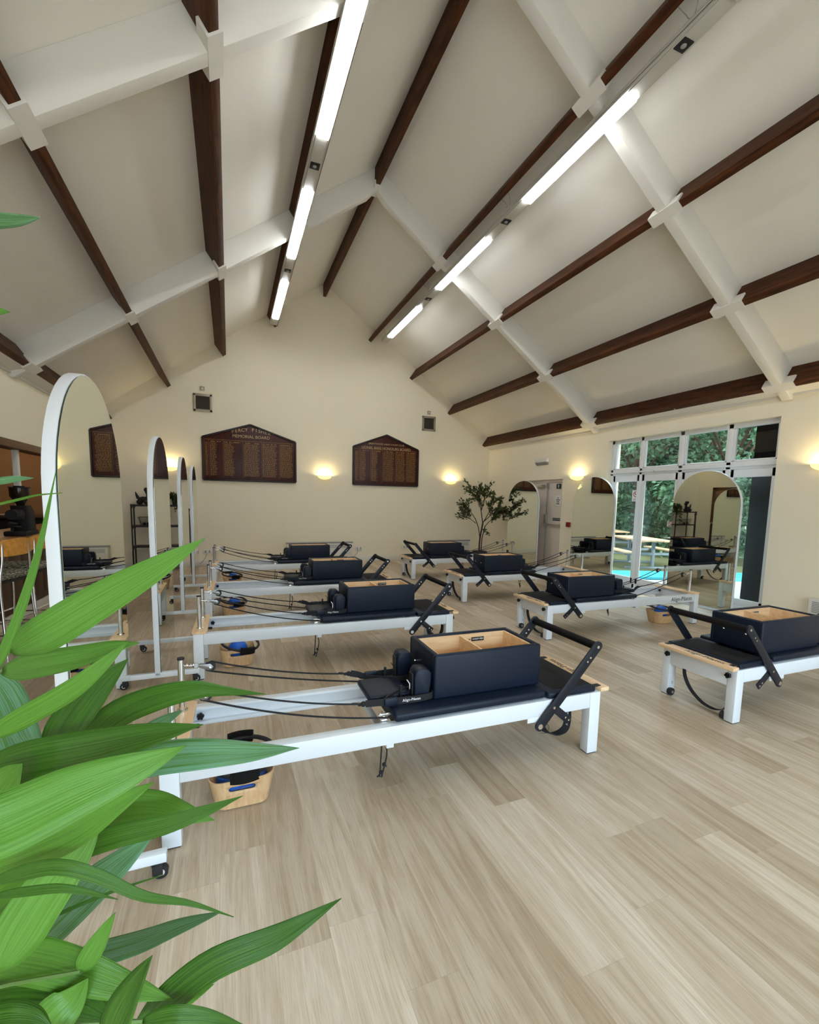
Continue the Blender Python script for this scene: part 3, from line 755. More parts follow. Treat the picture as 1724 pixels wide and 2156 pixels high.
# ================================================================== REFORMERS
LR, WR = 2.385, 0.585          # frame length and width; x = 0 at the pole end, y = 0 on the near side of the left row
def reformer(label, group, strap_kind):
    t = thing('pilates_reformer', label, 'reformer', group=group)
    w = M['white']
    # legs
    for x0 in (0.0, LR - 0.078):
        for y0 in (0.0, WR - 0.066):
            MB().box(x0, x0 + 0.078, y0, y0 + 0.066, 0.006, 0.393, r=0.005).build('leg', w, t)
            # rubber foot under each leg
    for x0 in (0.0, LR - 0.078):
        for y0 in (0.0, WR - 0.066): MB().box(x0 + 0.006, x0 + 0.072, y0 + 0.006, y0 + 0.06, 0.0, 0.007).build('foot_pad', M['rubber'], t)
    for x0 in (0.002, LR - 0.076):
        MB().box(x0, x0 + 0.074, 0.066, WR - 0.066, 0.262, 0.393, r=0.005).build('crossbeam', w, t)
    # side rails (C-section: outer face plain, inner face with a groove)
    for s in (0, 1):
        yo = 0.0 if s == 0 else WR; d = 1 if s == 0 else -1
        b = MB(); Y = lambda v: yo + d * v
        b.box(0.078, LR - 0.078, min(Y(0.002), Y(0.012)), max(Y(0.002), Y(0.012)), 0.298, 0.393, r=0.004)
        b.box(0.078, LR - 0.078, min(Y(0.01), Y(0.062)), max(Y(0.01), Y(0.062)), 0.376, 0.393, r=0.004)
        b.box(0.078, LR - 0.078, min(Y(0.01), Y(0.066)), max(Y(0.01), Y(0.066)), 0.298, 0.318, r=0.004)
        b.box(0.078, LR - 0.078, min(Y(0.01), Y(0.04)), max(Y(0.01), Y(0.04)), 0.318, 0.376)
        b.box(1.02, 1.06, min(Y(0.02), Y(0.06)), max(Y(0.02), Y(0.06)), 0.268, 0.30, r=0.004)
        r_ = b.build('side_rail', w, t)
        if s == 1:
            b = MB(); b.text('Align-Pilates', 0.075, (0.31, WR, 0.345), (-1, 0, 0), (0, 0, 1), lift=-0.0012)
            b.build('lettering', M['text_black'], r_)
    # cross tie
    MB().box(1.02, 1.06, 0.06, WR - 0.06, 0.27, 0.296, r=0.004).build('cross_tie', w, t)
    # knobs
    def star(c, ax, r=0.019, dpt=0.03):
        b = MB(); c = Vector(c); ax = Vector(ax)
        b.cyl(c, c + ax * dpt * 0.5, r * 0.55, n=12)
        u = ax.orthogonal().normalized(); v = ax.cross(u)
        for k in range(5):
            p = c + (u * cos(k * 2 * pi / 5) + v * sin(k * 2 * pi / 5)) * r * 0.68
            b.cyl(p + ax * dpt * 0.4, p + ax * dpt, r * 0.42, n=10)
        b.cyl(c + ax * dpt * 0.4, c + ax * dpt, r * 0.75, n=14)
        return b
    for y in (0.075, WR - 0.03): star((LR, y - 0.02, 0.345), (1, 0, 0)).build('star_knob', M['rubber'], t)
    star((0.125, WR - 0.042, 0.345), (0, -1, 0), 0.017, 0.028).build('adjuster_knob', M['rubber'], t)
    star((0.105, 0.07, 0.352), (0, 1, 0), 0.015, 0.028).build('adjuster_knob', M['rubber'], t)
    MB().box(0.085, 0.12, WR - 0.075, WR - 0.05, 0.285, 0.31, r=0.006).build('end_stop', M['rubber'], t)
    # transport wheels on the inner side of the foot-end legs
    for y, d in ((0.066, 1), (WR - 0.066, -1)):
        b = MB(); b.cyl((LR - 0.02, y, 0.034), (LR - 0.02, y + d * 0.026, 0.034), 0.030, n=20)
        wl = b.build('transport_wheel', M['rubber'], t)
        MB().cyl((LR - 0.02, y + d * 0.026, 0.034), (LR - 0.02, y + d * 0.032, 0.034), 0.012, n=12).build('hub', M['steel'], wl)
        if d > 0 and strap_kind == 'webbing':
            MB().text('2', 0.03, (LR - 0.045, 0.066, 0.10), (-1, 0, 0), (0, 0, 1)).build('lettering', M['text_black'], wl)
        MB().box(LR - 0.05, LR - 0.01, min(y, y + d * 0.008), max(y, y + d * 0.008), 0.03, 0.075, r=0.003).build('bracket', w, wl)
    # wooden end board with notches and clips
    xa, xb = 2.352, 2.442
    b = MB(); yw0, yw1 = -0.006, WR + 0.006
    b.prism([(xa + 0.028, yw0), (xb, yw0), (xb, yw1), (xa + 0.028, yw1), (xa + 0.028, yw1 - 0.06), (xa, yw1 - 0.06), (xa, yw0 + 0.06), (xa + 0.028, yw0 + 0.06)], 2, 0.394, 0.419, r=0.003)
    eb = b.build('end_board', M['maple'], t)
    b = MB(); b.text('Align-Pilates', 0.062, ((xa + xb) / 2 + 0.004, WR / 2 + 0.06, 0.419), (0, 1, 0), (-1, 0, 0)); b.build('lettering', M['text_black'], eb)
    for y in (0.035, WR - 0.035): MB().box(xa + 0.002, xa + 0.05, y - 0.016, y + 0.016, 0.417, 0.424, r=0.003).build('clip', M['rubber'], eb)
    # standing platform
    sp = MB().box(2.0, 2.35, 0.004, WR - 0.004, 0.394, 0.432, r=0.012, seg=3).build('standing_platform', M['vinyl'], t)
    MB().box(2.06, 2.335, 0.045, WR - 0.045, 0.431, 0.4345, r=0.0015).build('grip_panel', M['pad_panel'], sp)
    # pole-end board
    b = MB(); b.prism([(p[0], p[1]) for p in rrect(-0.012, 0.105, -0.006, WR + 0.006, 0.02, 0)], 2, 0.393, 0.412, r=0.003)
    b.build('pole_board', M['maple'], t)
    # chrome poles, pulleys
    py = (0.10, 0.475)
    for y in py:
        p = MB().cyl((0.045, y, 0.41), (0.045, y, 0.69), 0.0165, n=20).build('riser_pole', M['chrome'], t)
        MB().cyl((0.045, y, 0.69), (0.045, y, 0.699), 0.0178, n=20).build('cap', M['rubber'], p)
        b = MB(); b.cyl((0.045, y, 0.412), (0.045, y, 0.422), 0.027, n=20); b.build('collar', M['chrome'], p)
        ang = 0.06 if y < 0.3 else -0.06
        zc_ = 0.655
        b = MB(); b.cyl((0.06, y, zc_), (0.10, y, zc_ - 0.004), 0.0045, n=10); b.cyl((0.07, y, zc_), (0.078, y, zc_), 0.011, n=12); b.cyl((0.088, y, zc_ - 0.002), (0.094, y, zc_ - 0.003), 0.009, n=12)
        b.lathe([(0.014, -0.003), (0.017, 0), (0.014, 0.003), (0.011, 0), (0.014, -0.003)], (0.116, y, zc_ - 0.006), 16, M=Matrix.Rotation(pi / 2, 4, 'X'))
        b.build('swivel_eye', M['chrome'], p)
    yy = {0: (0.10, 0.118), 1: (0.475, 0.457)}
    for i in (0, 1):
        y = py[i]; cx, cz = 0.185, 0.637
        b = MB()
        for d in (-0.011, 0.011):
            poly = [(0.125, 0.652), (0.135, 0.656), (0.185, 0.655), (0.200, 0.638), (0.190, 0.622), (0.172, 0.622), (0.128, 0.642)]
            b.prism(poly, 1, y + d - 0.002, y + d + 0.002, r=0.001)
        pl = b.build('pulley', M['pulley'], t)
        b = MB(); b.cyl((cx, y - 0.008, cz), (cx, y + 0.008, cz), 0.026, n=22); b.build('pulley_wheel', M['rubber'], pl)
        b = MB(); b.cyl((cx, y - 0.016, cz), (cx, y + 0.016, cz), 0.006, n=10); b.build('axle', M['chrome'], pl)
    # carriage with headrest, shoulder rests
    ca = MB().box(1.06, 1.985, 0.006, WR - 0.006, 0.404, 0.450, r=0.016, seg=3).build('carriage', M['vinyl'], t)
    b = MB(); b.box(1.08, 1.965, 0.07, WR - 0.07, 0.352, 0.406, r=0.004); b.build('undertray', M['black_metal'], ca)
    for x in (1.13, 1.90):
        for y in (0.048, WR - 0.048): MB().cyl((x, y - 0.012, 0.394), (x, y + 0.012, 0.394), 0.013, n=14).build('roller', M['rubber'], ca)
    hr = MB().box(0.965, 1.20, 0.165, WR - 0.165, 0.452, 0.488, r=0.014, seg=3).build('headrest', M['vinyl'], t)
    b = MB(); b.box(1.0, 1.09, 0.20, WR - 0.20, 0.425, 0.453, r=0.004); b.build('hinge', M['black_metal'], hr)
    for y0, y1 in ((0.105, 0.20), (WR - 0.20, WR - 0.105)):
        b = MB()
        prof = [(1.205, 0.452), (1.292, 0.452), (1.290, 0.50), (1.298, 0.55), (1.300, 0.600), (1.290, 0.618), (1.268, 0.628), (1.225, 0.628), (1.207, 0.616), (1.203, 0.59)]
        b.prism(prof, 1, y0, y1, r=0.010)
        sr = b.build('shoulder_rest', M['vinyl'], t)
        ym = (y0 + y1) / 2
        b = MB(); b.bar((1.198, ym, 0.455), (1.198, ym, 0.60), 0.05, 0.006, up=(1, 0, 0)); b.build('back_plate', M['black_metal'], sr)
        b = MB(); b.bar((1.185, ym - 0.01, 0.488), (1.185, ym - 0.01, 0.545), 0.012, 0.004, up=(1, 0, 0)); b.bar((1.185, ym - 0.01, 0.545), (1.170, ym - 0.01, 0.568), 0.012, 0.004, up=(1, 0, 0.5)); b.build('latch', M['chrome'], sr)
        MB().cyl((1.14, ym, 0.45), (1.14, ym, 0.535), 0.008, n=12).build('rope_peg', M['black_metal'], t)
        b = MB(); b.box(1.11, 1.22, y0 + 0.01, y1 - 0.01, 0.45, 0.468, r=0.004); b.build('base_plate', M['black_metal'], sr)
    # ropes: pulley -> hand loop, pulley -> carriage
    for i in (0, 1):
        y = py[i]; s = 1 if i == 0 else -1
        kx, ky, kz = 0.925, (0.125 if i == 0 else WR - 0.125), (0.474 if i == 0 else 0.512)
        b = MB()
        up = sag((0.19, y, 0.664), (kx, ky, kz), 0.022)
        arc = [(0.185 + 0.027 * cos(a), y, 0.637 + 0.027 * sin(a)) for a in (pi / 2, pi * 0.75, pi, pi * 1.25, pi * 1.5)]
        low = sag((0.19, y, 0.610), (1.045, 0.05 if i == 0 else WR - 0.05, 0.418), 0.03 if i == 0 else 0.012)
        b.tube(up[::-1] + arc[1:4] + low, 0.0048, n=8)
        b.sphere((kx, ky, kz), 0.014, sx=1.2, n=10); b.sphere((kx - 0.02, ky, kz), 0.009, sx=1.2, n=8)
        b.tube([(kx - 0.03, ky + 0.003, kz + 0.006), (kx - 0.06, ky + 0.004, kz + 0.010)], 0.0045, n=6)
        b.build('rope', M['rope'], t)
        # hand loop round the shoulder rest
        yn = 0.105 if i == 0 else WR - 0.105
        yo_ = yn - s * 0.006; yi = (0.20 + 0.006) if i == 0 else (WR - 0.206)
        ym = (yn + yi) / 2
        z = 0.478
        path = [(kx + 0.012, ky, kz), (kx + 0.06, ky - s * 0.01, (kz + z) / 2), (1.02, yo_ + s * 0.006, z), (1.10, yo_ - s * 0.003, z), (1.20, yo_ - s * 0.006, z), (1.28, yo_, z), (1.312, yo_ + s * 0.02, z), (1.316, ym, z), (1.308, yi - s * 0.015, z), (1.27, yi, z), (1.18, yi, z), (1.08, ym, z - 0.003), (1.025, yo_ + s * 0.012, z - 0.004)]
        b = MB(); b.ribbon(spline(path, 48), (0, 0, 1), 0.036, 0.006)
        lp = b.build('hand_loop', M['rope'], t)
        b = MB(); b.box(1.03, 1.105, min(yo_ - s * 0.012, yo_ + s * 0.012), max(yo_ - s * 0.012, yo_ + s * 0.012), z - 0.021, z + 0.021, r=0.005); b.build('sleeve', M['vinyl'], lp)
        b = MB(); q = yo_ - s * 0.0085; b.box(1.125, 1.235, min(q, q + s * 0.003), max(q, q + s * 0.003), z - 0.017, z + 0.017)
        lb = b.build('label', M['black'], lp)
        if i == 0:
            b = MB(); b.text('Align-Pilates', 0.021, (1.18, q, z), (1, 0, 0), (0, 0, 1)); b.build('lettering', M['text_white'], lp)
    # chrome rope cleats and clips at the carriage front
    for y in (0.085, WR - 0.085):
        b = MB()
        b.cyl((1.0, y, 0.425), (1.06, y, 0.420), 0.006, n=10); b.cyl((1.0, y + 0.018, 0.41), (1.06, y + 0.018, 0.408), 0.006, n=10)
        b.lathe([(0.016, -0.003), (0.019, 0), (0.016, 0.003), (0.013, 0), (0.016, -0.003)], (1.02, y - 0.012, 0.40), 14, M=Matrix.Rotation(pi / 2, 4, 'X'))
        b.box(1.005, 1.04, y - 0.02, y + 0.006, 0.382, 0.404, r=0.004); b.cyl((1.02, y + 0.02, 0.375), (1.02, y + 0.02, 0.43), 0.004, n=8)
        b.build('rope_cleat', M['chrome'], t)
    # hanging rope tails
    b = MB()
    for dx, dy, zb in ((0.0, 0.0, 0.110), (0.018, 0.012, 0.090)):
        b.tube(spline([(1.03, 0.085, 0.40), (1.018 + dx * 0.5, 0.085 + dy, 0.30), (1.012 + dx * 2, 0.085 + dy, 0.20), (1.006 + dx, 0.085 + dy * 2, zb - 0.03)], 16), 0.0042, n=8)
    b.sphere((1.012, 0.085, 0.105), 0.011, n=10); b.sphere((1.034, 0.10, 0.135), 0.011, n=10)
    b.tube([(1.012, 0.085, 0.105), (1.0, 0.08, 0.093), (0.992, 0.085, 0.083)], 0.004, n=6); b.tube([(1.034, 0.10, 0.135), (1.046, 0.098, 0.122)], 0.004, n=6)
    b.build('rope_tail', M['rope'], t)
    # springs and spring bar under the foot end
    sb = MB().box(2.03, 2.07, 0.065, WR - 0.065, 0.335, 0.365, r=0.004).build('spring_bar', w, t)
    b = MB()
    for k in range(5):
        y = 0.14 + k * 0.076; b.lathe([(0.008, 0), (0.010, 0.003), (0.008, 0.006), (0.005, 0.003), (0.008, 0)], (2.075, y, 0.35), 12)
        b.cyl((2.07, y, 0.345), (2.10, y, 0.345), 0.004, n=8)
    b.build('spring_hook', M['chrome'], sb)
    for k in range(5):
        y = 0.14 + k * 0.076; b = MB(); x0 = 1.90
        pts = [(x0 + 0.13 * j / 60, y + 0.010 * cos(j * 2 * pi / 6), 0.338 + 0.010 * sin(j * 2 * pi / 6)) for j in range(61)]
        b.tube(pts, 0.0018, n=5); b.build('spring', M['steel'], t)
    # footbar: two arms outside the rails, foam-covered top bar, braces underneath
    for y, s in ((-0.012, -1), (WR + 0.012, 1)):
        P0, P1 = Vector((1.935, y, 0.252)), Vector((2.325, y, 0.688))
        b = MB(); d = (P1 - P0).normalized(); nrm = Vector((-d.z, 0, d.x)); hw = 0.030
        poly = []
        for c, a0 in ((P1, 0), (P0, pi)):
            for k in range(9):
                a = a0 + pi / 2 - pi * k / 8
                v = c + (d * cos(a - 0) + nrm * sin(a)) * hw if a0 == 0 else c + (d * cos(a) + nrm * sin(a)) * hw
                poly.append((v.x, v.z))
        b.prism(poly, 1, y - 0.006, y + 0.006, r=0.0015)
        ar = b.build('footbar_arm', M['bar_metal'], t)
        for c, r in ((P0, 0.016), (P1 - d * 0.005, 0.009), (P1 - d * 0.085, 0.006), (P1 - d * 0.115, 0.006), (P0 + d * 0.135, 0.008)):
            MB().cyl((c.x, y - 0.010, c.z), (c.x, y + 0.010, c.z), r, n=14).build('bolt', M['chrome'], ar)
        Q0, Q1 = P0 + d * 0.135, Vector((2.155, y - s * 0.012, 0.245))
        q0 = Vector((Q0.x, y - s * 0.012, Q0.z)); q0.z = Q0.z
        br = MB().bar(q0 - (Q1 - q0).normalized() * 0.0, Q1, 0.012, 0.048, up=(-(Q1 - q0).z, 0, (Q1 - q0).x), r=0.003).build('footbar_brace', M['bar_metal'], t)
        dd = (Q1 - q0).normalized()
        for off in (0.015, 0.045):
            c = Q1 - dd * off; MB().cyl((c.x, c.y - 0.010, c.z), (c.x, c.y + 0.010, c.z), 0.006, n=12).build('bolt', M['chrome'], br)
        # bracket plate under the rail
        b = MB(); b.box(1.86, 2.02, y - s * 0.016 - 0.003, y - s * 0.016 + 0.003, 0.272, 0.30, r=0.002); b.build('pivot_bracket', w, t)
    fg = MB().cyl((2.322, 0.0, 0.684), (2.322, WR, 0.684), 0.024, n=20).build('footbar_grip', M['foam'], t)
    MB().cyl((2.322, -0.01, 0.684), (2.322, WR + 0.01, 0.684), 0.012, n=14).build('core_tube', M['bar_metal'], fg)
    b = MB(); b.tube([(2.05, 0.14, 0.262), (2.09, 0.14, 0.25), (2.12, 0.15, 0.272), (2.15, 0.16, 0.25)], 0.0025, n=6); b.box(2.02, 2.06, 0.12, 0.15, 0.22, 0.28, r=0.004); b.box(2.12, 2.145, 0.13, 0.15, 0.232, 0.262, r=0.003); b.cyl((2.06, 0.13, 0.262), (2.14, 0.15, 0.24), 0.005, n=8)
    b.build('spring_clip', M['chrome'], t)
    # foot strap
    if strap_kind == 'webbing':
        pts = spline([(2.345, 0.165, 0.30), (2.350, 0.175, 0.21), (2.352, 0.23, 0.12), (2.35, 0.32, 0.055), (2.345, 0.41, 0.035), (2.335, 0.475, 0.055), (2.33, 0.51, 0.10)], 36)
        b = MB(); b.ribbon(pts, (1, 0, 0), 0.036, 0.004); b.build('foot_strap', M['rope'], t)
    else:
        pts = spline([(1.985, 0.10, 0.30), (1.995, 0.095, 0.235), (2.03, 0.085, 0.175), (2.09, 0.08, 0.148), (2.15, 0.08, 0.155), (2.178, 0.08, 0.185), (2.182, 0.08, 0.25), (2.178, 0.085, 0.30)], 40)
        pts = [Vector((1.985 + (p.x - 1.985) * 1.08 + 0.015, p.y, 0.30 - (0.30 - p.z) * 1.14)) for p in pts]
        b = MB(); b.ribbon(pts, (0.6, -0.8, 0), 0.042, 0.006); st = b.build('foot_strap', M['rope'], t)
        q = Vector((2.213, 0.08, 0.215)) + Vector((-0.8, -0.6, 0)) * 0.0045
        b = MB(); b.bar(q - Vector((0, 0, 0.05)), q + Vector((0, 0, 0.05)), 0.002, 0.034, up=(0.6, -0.8, 0)); b.build('label', M['black'], st)
        b = MB(); b.text('Align-Pilates', 0.019, q + Vector((-0.8, -0.6, 0)) * 0.001, (0, 0, 1), (-0.6, 0.8, 0)); b.build('lettering', M['text_white'], st)
        b = MB(); b.lathe([(0.030, -0.0015), (0.0315, 0), (0.030, 0.0015), (0.0285, 0), (0.030, -0.0015)], (2.03, 0.06, 0.185), 20, M=Matrix.Rotation(pi / 2, 4, 'X')); b.build('elastic_loop', M['rope'], st)
    return t

GL, GR = 'reformers in the left-hand row', 'reformers in the right-hand row'
AX = -0.304
leftY = [2.045, 4.005, 5.89, 7.98]
rightY = [1.92, 3.94, 5.90, 7.96]
rz = radians(-0.9)
refA = reformer('nearest left-row white pilates reformer, whose pole end the palm leaves overlap', GL, 'loop')
refA.location = (AX, leftY[0], 0); refA.rotation_euler.z = rz
refB = reformer('second white reformer in the left row, right behind the nearest one', GL, 'webbing')
refB.location = (AX, leftY[1], 0); refB.rotation_euler.z = rz
for y, lb in ((leftY[2], 'third white reformer of the left row, two behind the nearest one'), (leftY[3], 'farthest white reformer of the left row, by the long wall heater')):
    place_copy(refB, (AX, y, 0), rz, lb)
rlabels = ['white reformer cut off by the right edge of the photo, nearest of the right row', 'white reformer in front of the garden window, second in the right row',
           'third white reformer of the right row, between the small tree and the window reformer', 'farthest white reformer of the right row, standing by the bushy tree']
for y, lb in zip(rightY, rlabels):
    c = place_copy(refB, (3.27 + LR, y + WR, 0), pi + radians(-0.8), lb, GR)

# ---- sitting boxes standing on the carriages
def sitting_box(label):
    t = thing('sitting_box', label, 'box', group='black padded boxes on the reformers')
    L, W, H, wt = 0.69, 0.385, 0.25, 0.036
    b = MB()
    b.box(0, L, 0, wt, 0, H, r=0.014, seg=3); b.box(0, L, W - wt, W, 0, H, r=0.014, seg=3)
    b.box(0.002, wt, 0.004, W - 0.004, 0.001, H - 0.0005, r=0.012, seg=3); b.box(L - wt, L - 0.002, 0.004, W - 0.004, 0.001, H - 0.0005, r=0.012, seg=3)
    b.box(0.02, L - 0.02, 0.02, W - 0.02, 0.002, 0.02)
    b.build('padded_shell', M['vinyl'], t)
    b = MB(); e = 0.012; top = H - 0.012
    b.box(wt - 0.002, L - wt + 0.002, wt - 0.002, wt + e, 0.02, top); b.box(wt - 0.002, L - wt + 0.002, W - wt - e, W - wt + 0.002, 0.02, top)
    b.box(wt - 0.002, wt + e, wt, W - wt, 0.02, top); b.box(L - wt - e, L - wt + 0.002, wt, W - wt, 0.02, top); b.box(wt, L - wt, wt, W - wt, 0.018, 0.03)
    b.build('plywood_lining', M['ply'], t)
    MB().box(L * 0.47 - 0.006, L * 0.47 + 0.006, wt + e - 0.001, W - wt - e + 0.001, 0.03, top - 0.004).build('divider', M['ply'], t)
    MB().box(wt + 0.10, wt + 0.105, wt + e + 0.0, wt + e + 0.25, 0.03, 0.032).build('seam', M['ply'], t)
    yb = W - wt - e
    b = MB(); b.box(0.405, 0.495, yb - 0.003, yb, 0.19, 0.216, r=0.001); lt = b.build('name_tag', M['black'], t)
    b = MB(); b.text('align-pilates', 0.017, (0.45, yb - 0.003, 0.203), (-1, 0, 0), (0, 0, -1)); b.build('lettering', M['text_white'], lt)
    MB().cyl((0.392, yb - 0.002, 0.203), (0.392, yb, 0.203), 0.004, n=10).build('vent_hole', M['black'], t)
    b = MB()
    for x, d in ((0.002, -1), (L - 0.002, 1)):
        for y in (0.11, W - 0.11): b.cyl((x, y, 0.13), (x + d * 0.008, y, 0.13), 0.008, n=12); b.sphere((x + d * 0.008, y, 0.13), 0.008, n=10)
    b.build('screw', M['chrome'], t)
    return t
bx = sitting_box('large open black padded box on the nearest left-row reformer')
bx.location = (1.010, leftY[0] + 0.075, 0.45); bx.rotation_euler.z = rz
for x, y, lb in ((1.012, leftY[1] + 0.085, 'black padded box on the second reformer of the left row, wood lining showing'), (1.005, leftY[2] + 0.085, 'black padded box on the third reformer of the left row'), (0.985, leftY[3] + 0.085, 'black padded box on the farthest left-row reformer, against the wall heater')):
    place_copy(bx, (x, y, 0.45), rz, lb)
for x, y, lb in ((3.585, rightY[0] + 0.085, 'black padded box on the reformer at the right edge, two screws showing'), (3.545, rightY[1] + 0.055, 'black padded box on the reformer in front of the garden window'),
                 (3.645, rightY[2] + 0.055, 'black padded box on the third reformer of the right row'), (3.665, rightY[3] + 0.075, 'black padded box on the farthest right-row reformer, left of the tree')):
    place_copy(bx, (x, y, 0.45), rz, lb)

# ---- wooden tubs with a ball and an exercise ring
def make_tub(label):
    t = thing('wooden_tub', label, 'tub', group='wooden tubs under the reformers')
    lo = []
    def lp(k, z): return rrect(-0.125 - k, 0.125 + k, -0.09 - k, 0.09 + k, 0.05 + k * 0.4, z, 7)
    loops = [lp(-0.012, 0.0), lp(0.0, 0.006)] + [lp(0.030 * i / 6, 0.006 + 0.159 * i / 6) for i in range(1, 7)]
    inner = [lp(0.030 * i / 6 - 0.006, 0.006 + 0.159 * i / 6) for i in range(6, 0, -1)] + [lp(-0.006, 0.012)]
    b = MB(); b.loft(loops + inner)
    tmp = b.build('tub_tmp', M['basket'])
    c = MB()
    for y in (-0.11, 0.11): c.prism([(0.048 * sgn + 0.014 * cos(a), 0.118 + 0.014 * sin(a)) for sgn, a0 in ((1, -pi / 2), (-1, pi / 2)) for a in [a0 + pi * k / 8 for k in range(9)]], 1, y - 0.05, y + 0.05)
    cut = c.build('cut_tmp', M['basket'])
    md = tmp.modifiers.new('b', 'BOOLEAN'); md.object = cut; md.operation = 'DIFFERENCE'; md.solver = 'EXACT'
    dg = bpy.context.evaluated_depsgraph_get()
    me = bpy.data.meshes.new_from_object(tmp.evaluated_get(dg)); me.name = 'tub_body'
    bpy.data.objects.remove(tmp); bpy.data.objects.remove(cut)
    o = bpy.data.objects.new('tub_body', me); COL.objects.link(o); o.parent = t
    return t
def make_ball(label, loc, r=0.085):
    b = MB(); b.sphere((0, 0, 0), r, n=24); o = b.build('exercise_ball', M['blue']); o.location = loc
    tag(o, label, 'ball', 'blue balls in the tubs'); return o
def make_ring(label):
    t = thing('exercise_ring', label, 'exercise ring', group='black exercise rings in the tubs')
    R_ = 0.165
    b = MB(); b.lathe([(R_ - 0.010, -0.008), (R_ + 0.006, -0.009), (R_ + 0.009, 0), (R_ + 0.006, 0.009), (R_ - 0.010, 0.008), (R_ - 0.013, 0), (R_ - 0.010, -0.008)], (0, 0, 0), 48)
    b.build('hoop', M['rubber'], t)
    for s in (1, -1):
        pts = [(R_ * sin(a) * 1.04, s * R_ * cos(a) * 1.05, 0) for a in [-0.38 + 0.76 * i / 12 for i in range(13)]]
        b = MB(); b.ribbon(pts, (0, 0, 1), 0.058, 0.026); b.build('pad_grip', M['foam'], t)
    return t
tub = make_tub('wooden tub under the nearest left-row reformer, blue showing through its slot')
tub.location = (0.028, 2.315, 0); tub.rotation_euler.z = radians(0)
ring = make_ring('black exercise ring tilted in the tub of the nearest left-row reformer')
ring.location = (0.035, 2.366, 0.194); ring.rotation_euler = (radians(5), 0, radians(2))
ball = make_ball('blue ball in the tub under the nearest left-row reformer', (-0.01, 2.315, 0.10))
o = MB().box(-0.10, 0.11, -0.075, 0.075, -0.05, 0.05, r=0.03, seg=3).build('foam_cushion', M['blue_cushion']); o.location = (0.045, 2.30, 0.065)
tag(o, 'blue cushion seen through the slot of the nearest wooden tub', 'cushion')
places = [((0.035, 4.315), 2, (0.06, 0.05, 0.19), 12, 'under the second reformer of the left row'), ((0.02, 6.21), 4, (0.0, 0.02, 0.19), 10, 'under the third reformer of the left row'),
          ((0.02, 8.30), 0, (0.0, 0.0, 0.19), 8, 'under the farthest reformer of the left row'), ((5.235, 4.155), -8, (0.06, 0.03, 0.19), 6, 'under the pole end of the window reformer'), ((5.20, 6.15), 5, (0, 0, 0.19), 8, 'behind the window reformer, under the third right-row one')]
for (x, y), a, off, tl, lb in places:
    place_copy(tub, (x, y, 0), radians(a), 'wooden tub on the floor ' + lb)
    c = ball.copy(); COL.objects.link(c); c.location = (x + 0.01, y + 0.0, 0.135); c['label'] = 'blue ball heaped in the tub ' + lb
    c = place_copy(ring, (x + off[0] * 0.5, y + off[1] * 0.5 - 0.01, off[2]), 0, 'black exercise ring lying on the tub ' + lb); c.rotation_euler = (radians(tl), radians(6), radians(20 + a))
# ================================================================== ARCHED MIRRORS ON CASTORS
def arch(hw, z0, zt, n=24):
    r = hw; zc_ = zt - r
    return [(-hw, z0), (hw, z0)] + [(r * cos(a), zc_ + r * sin(a)) for a in [pi * i / n for i in range(n + 1)]]
def mirror(label, group):
    """glass faces +x, width along y"""
    t = thing('arched_mirror', label, 'mirror', group=group)
    hw, zt = 0.495, 2.03
    b = MB(); b.prism(arch(hw, 0.11, zt), 0, -0.024, 0.016, r=0.002); b.build('frame', M['white'], t, smooth=30)
    b = MB(); b.prism(arch(hw - 0.006, 0.112, zt - 0.006), 0, 0.016, 0.0205); b.build('glass_edge', M['glass_edge'], t, smooth=30)
    b = MB(); b.prism(arch(hw - 0.0065, 0.1125, zt - 0.0065), 0, 0.0203, 0.0213); b.build('mirror_glass', M['mirror'], t, smooth=0)
    for y in (-hw + 0.02, hw - 0.02):
        b = MB(); b.box(-0.30, 0.30, y - 0.019, y + 0.019, 0.072, 0.112, r=0.003); b.box(-0.023, 0.015, y - 0.019, y + 0.019, 0.09, 0.30, r=0.002)
        ft = b.build('foot_bar', M['white'], t)
        for x in (-0.265, 0.265):
            b = MB(); b.cyl((x + 0.012, y - 0.011, 0.027), (x + 0.012, y + 0.011, 0.027), 0.027, n=20)
            b.box(x - 0.018, x + 0.02, y - 0.017, y - 0.012, 0.02, 0.066, r=0.002); b.box(x - 0.018, x + 0.02, y + 0.012, y + 0.017, 0.02, 0.066, r=0.002); b.box(x - 0.02, x + 0.02, y - 0.017, y + 0.017, 0.06, 0.073, r=0.002)
            c = b.build('castor', M['rubber'], ft)
            b = MB(); b.cyl((x + 0.012, y - 0.0125, 0.027), (x + 0.012, y + 0.0125, 0.027), 0.014, n=16); b.build('hub', M['plastic_white'], c)
    return t
gL, gR = 'arched mirrors along the left side', 'arched mirrors along the right side'
m0 = mirror('nearest arched mirror at far left, its base behind the palm leaves', gL)
m0.location = (-0.565, 2.378, 0)
for y, lb in ((4.465, 'second arched mirror from the camera on the left, before the dark shelf unit'), (6.60, 'third arched mirror of the left row, seen almost edge on'), (8.44, 'last arched mirror of the left row, nearest the back wall')):
    place_copy(m0, (-0.56, y, 0), radians(0.0), lb)
for y, lb, a in ((8.72, 'arched mirror in front of the fire door, right side of the room', 7), (6.56, 'arched mirror between the fire door and the garden window', 2.75), (4.425, 'arched mirror standing in front of the garden window', 0)):
    place_copy(m0, (6.30, y, 0), pi + radians(a), lb, gR)

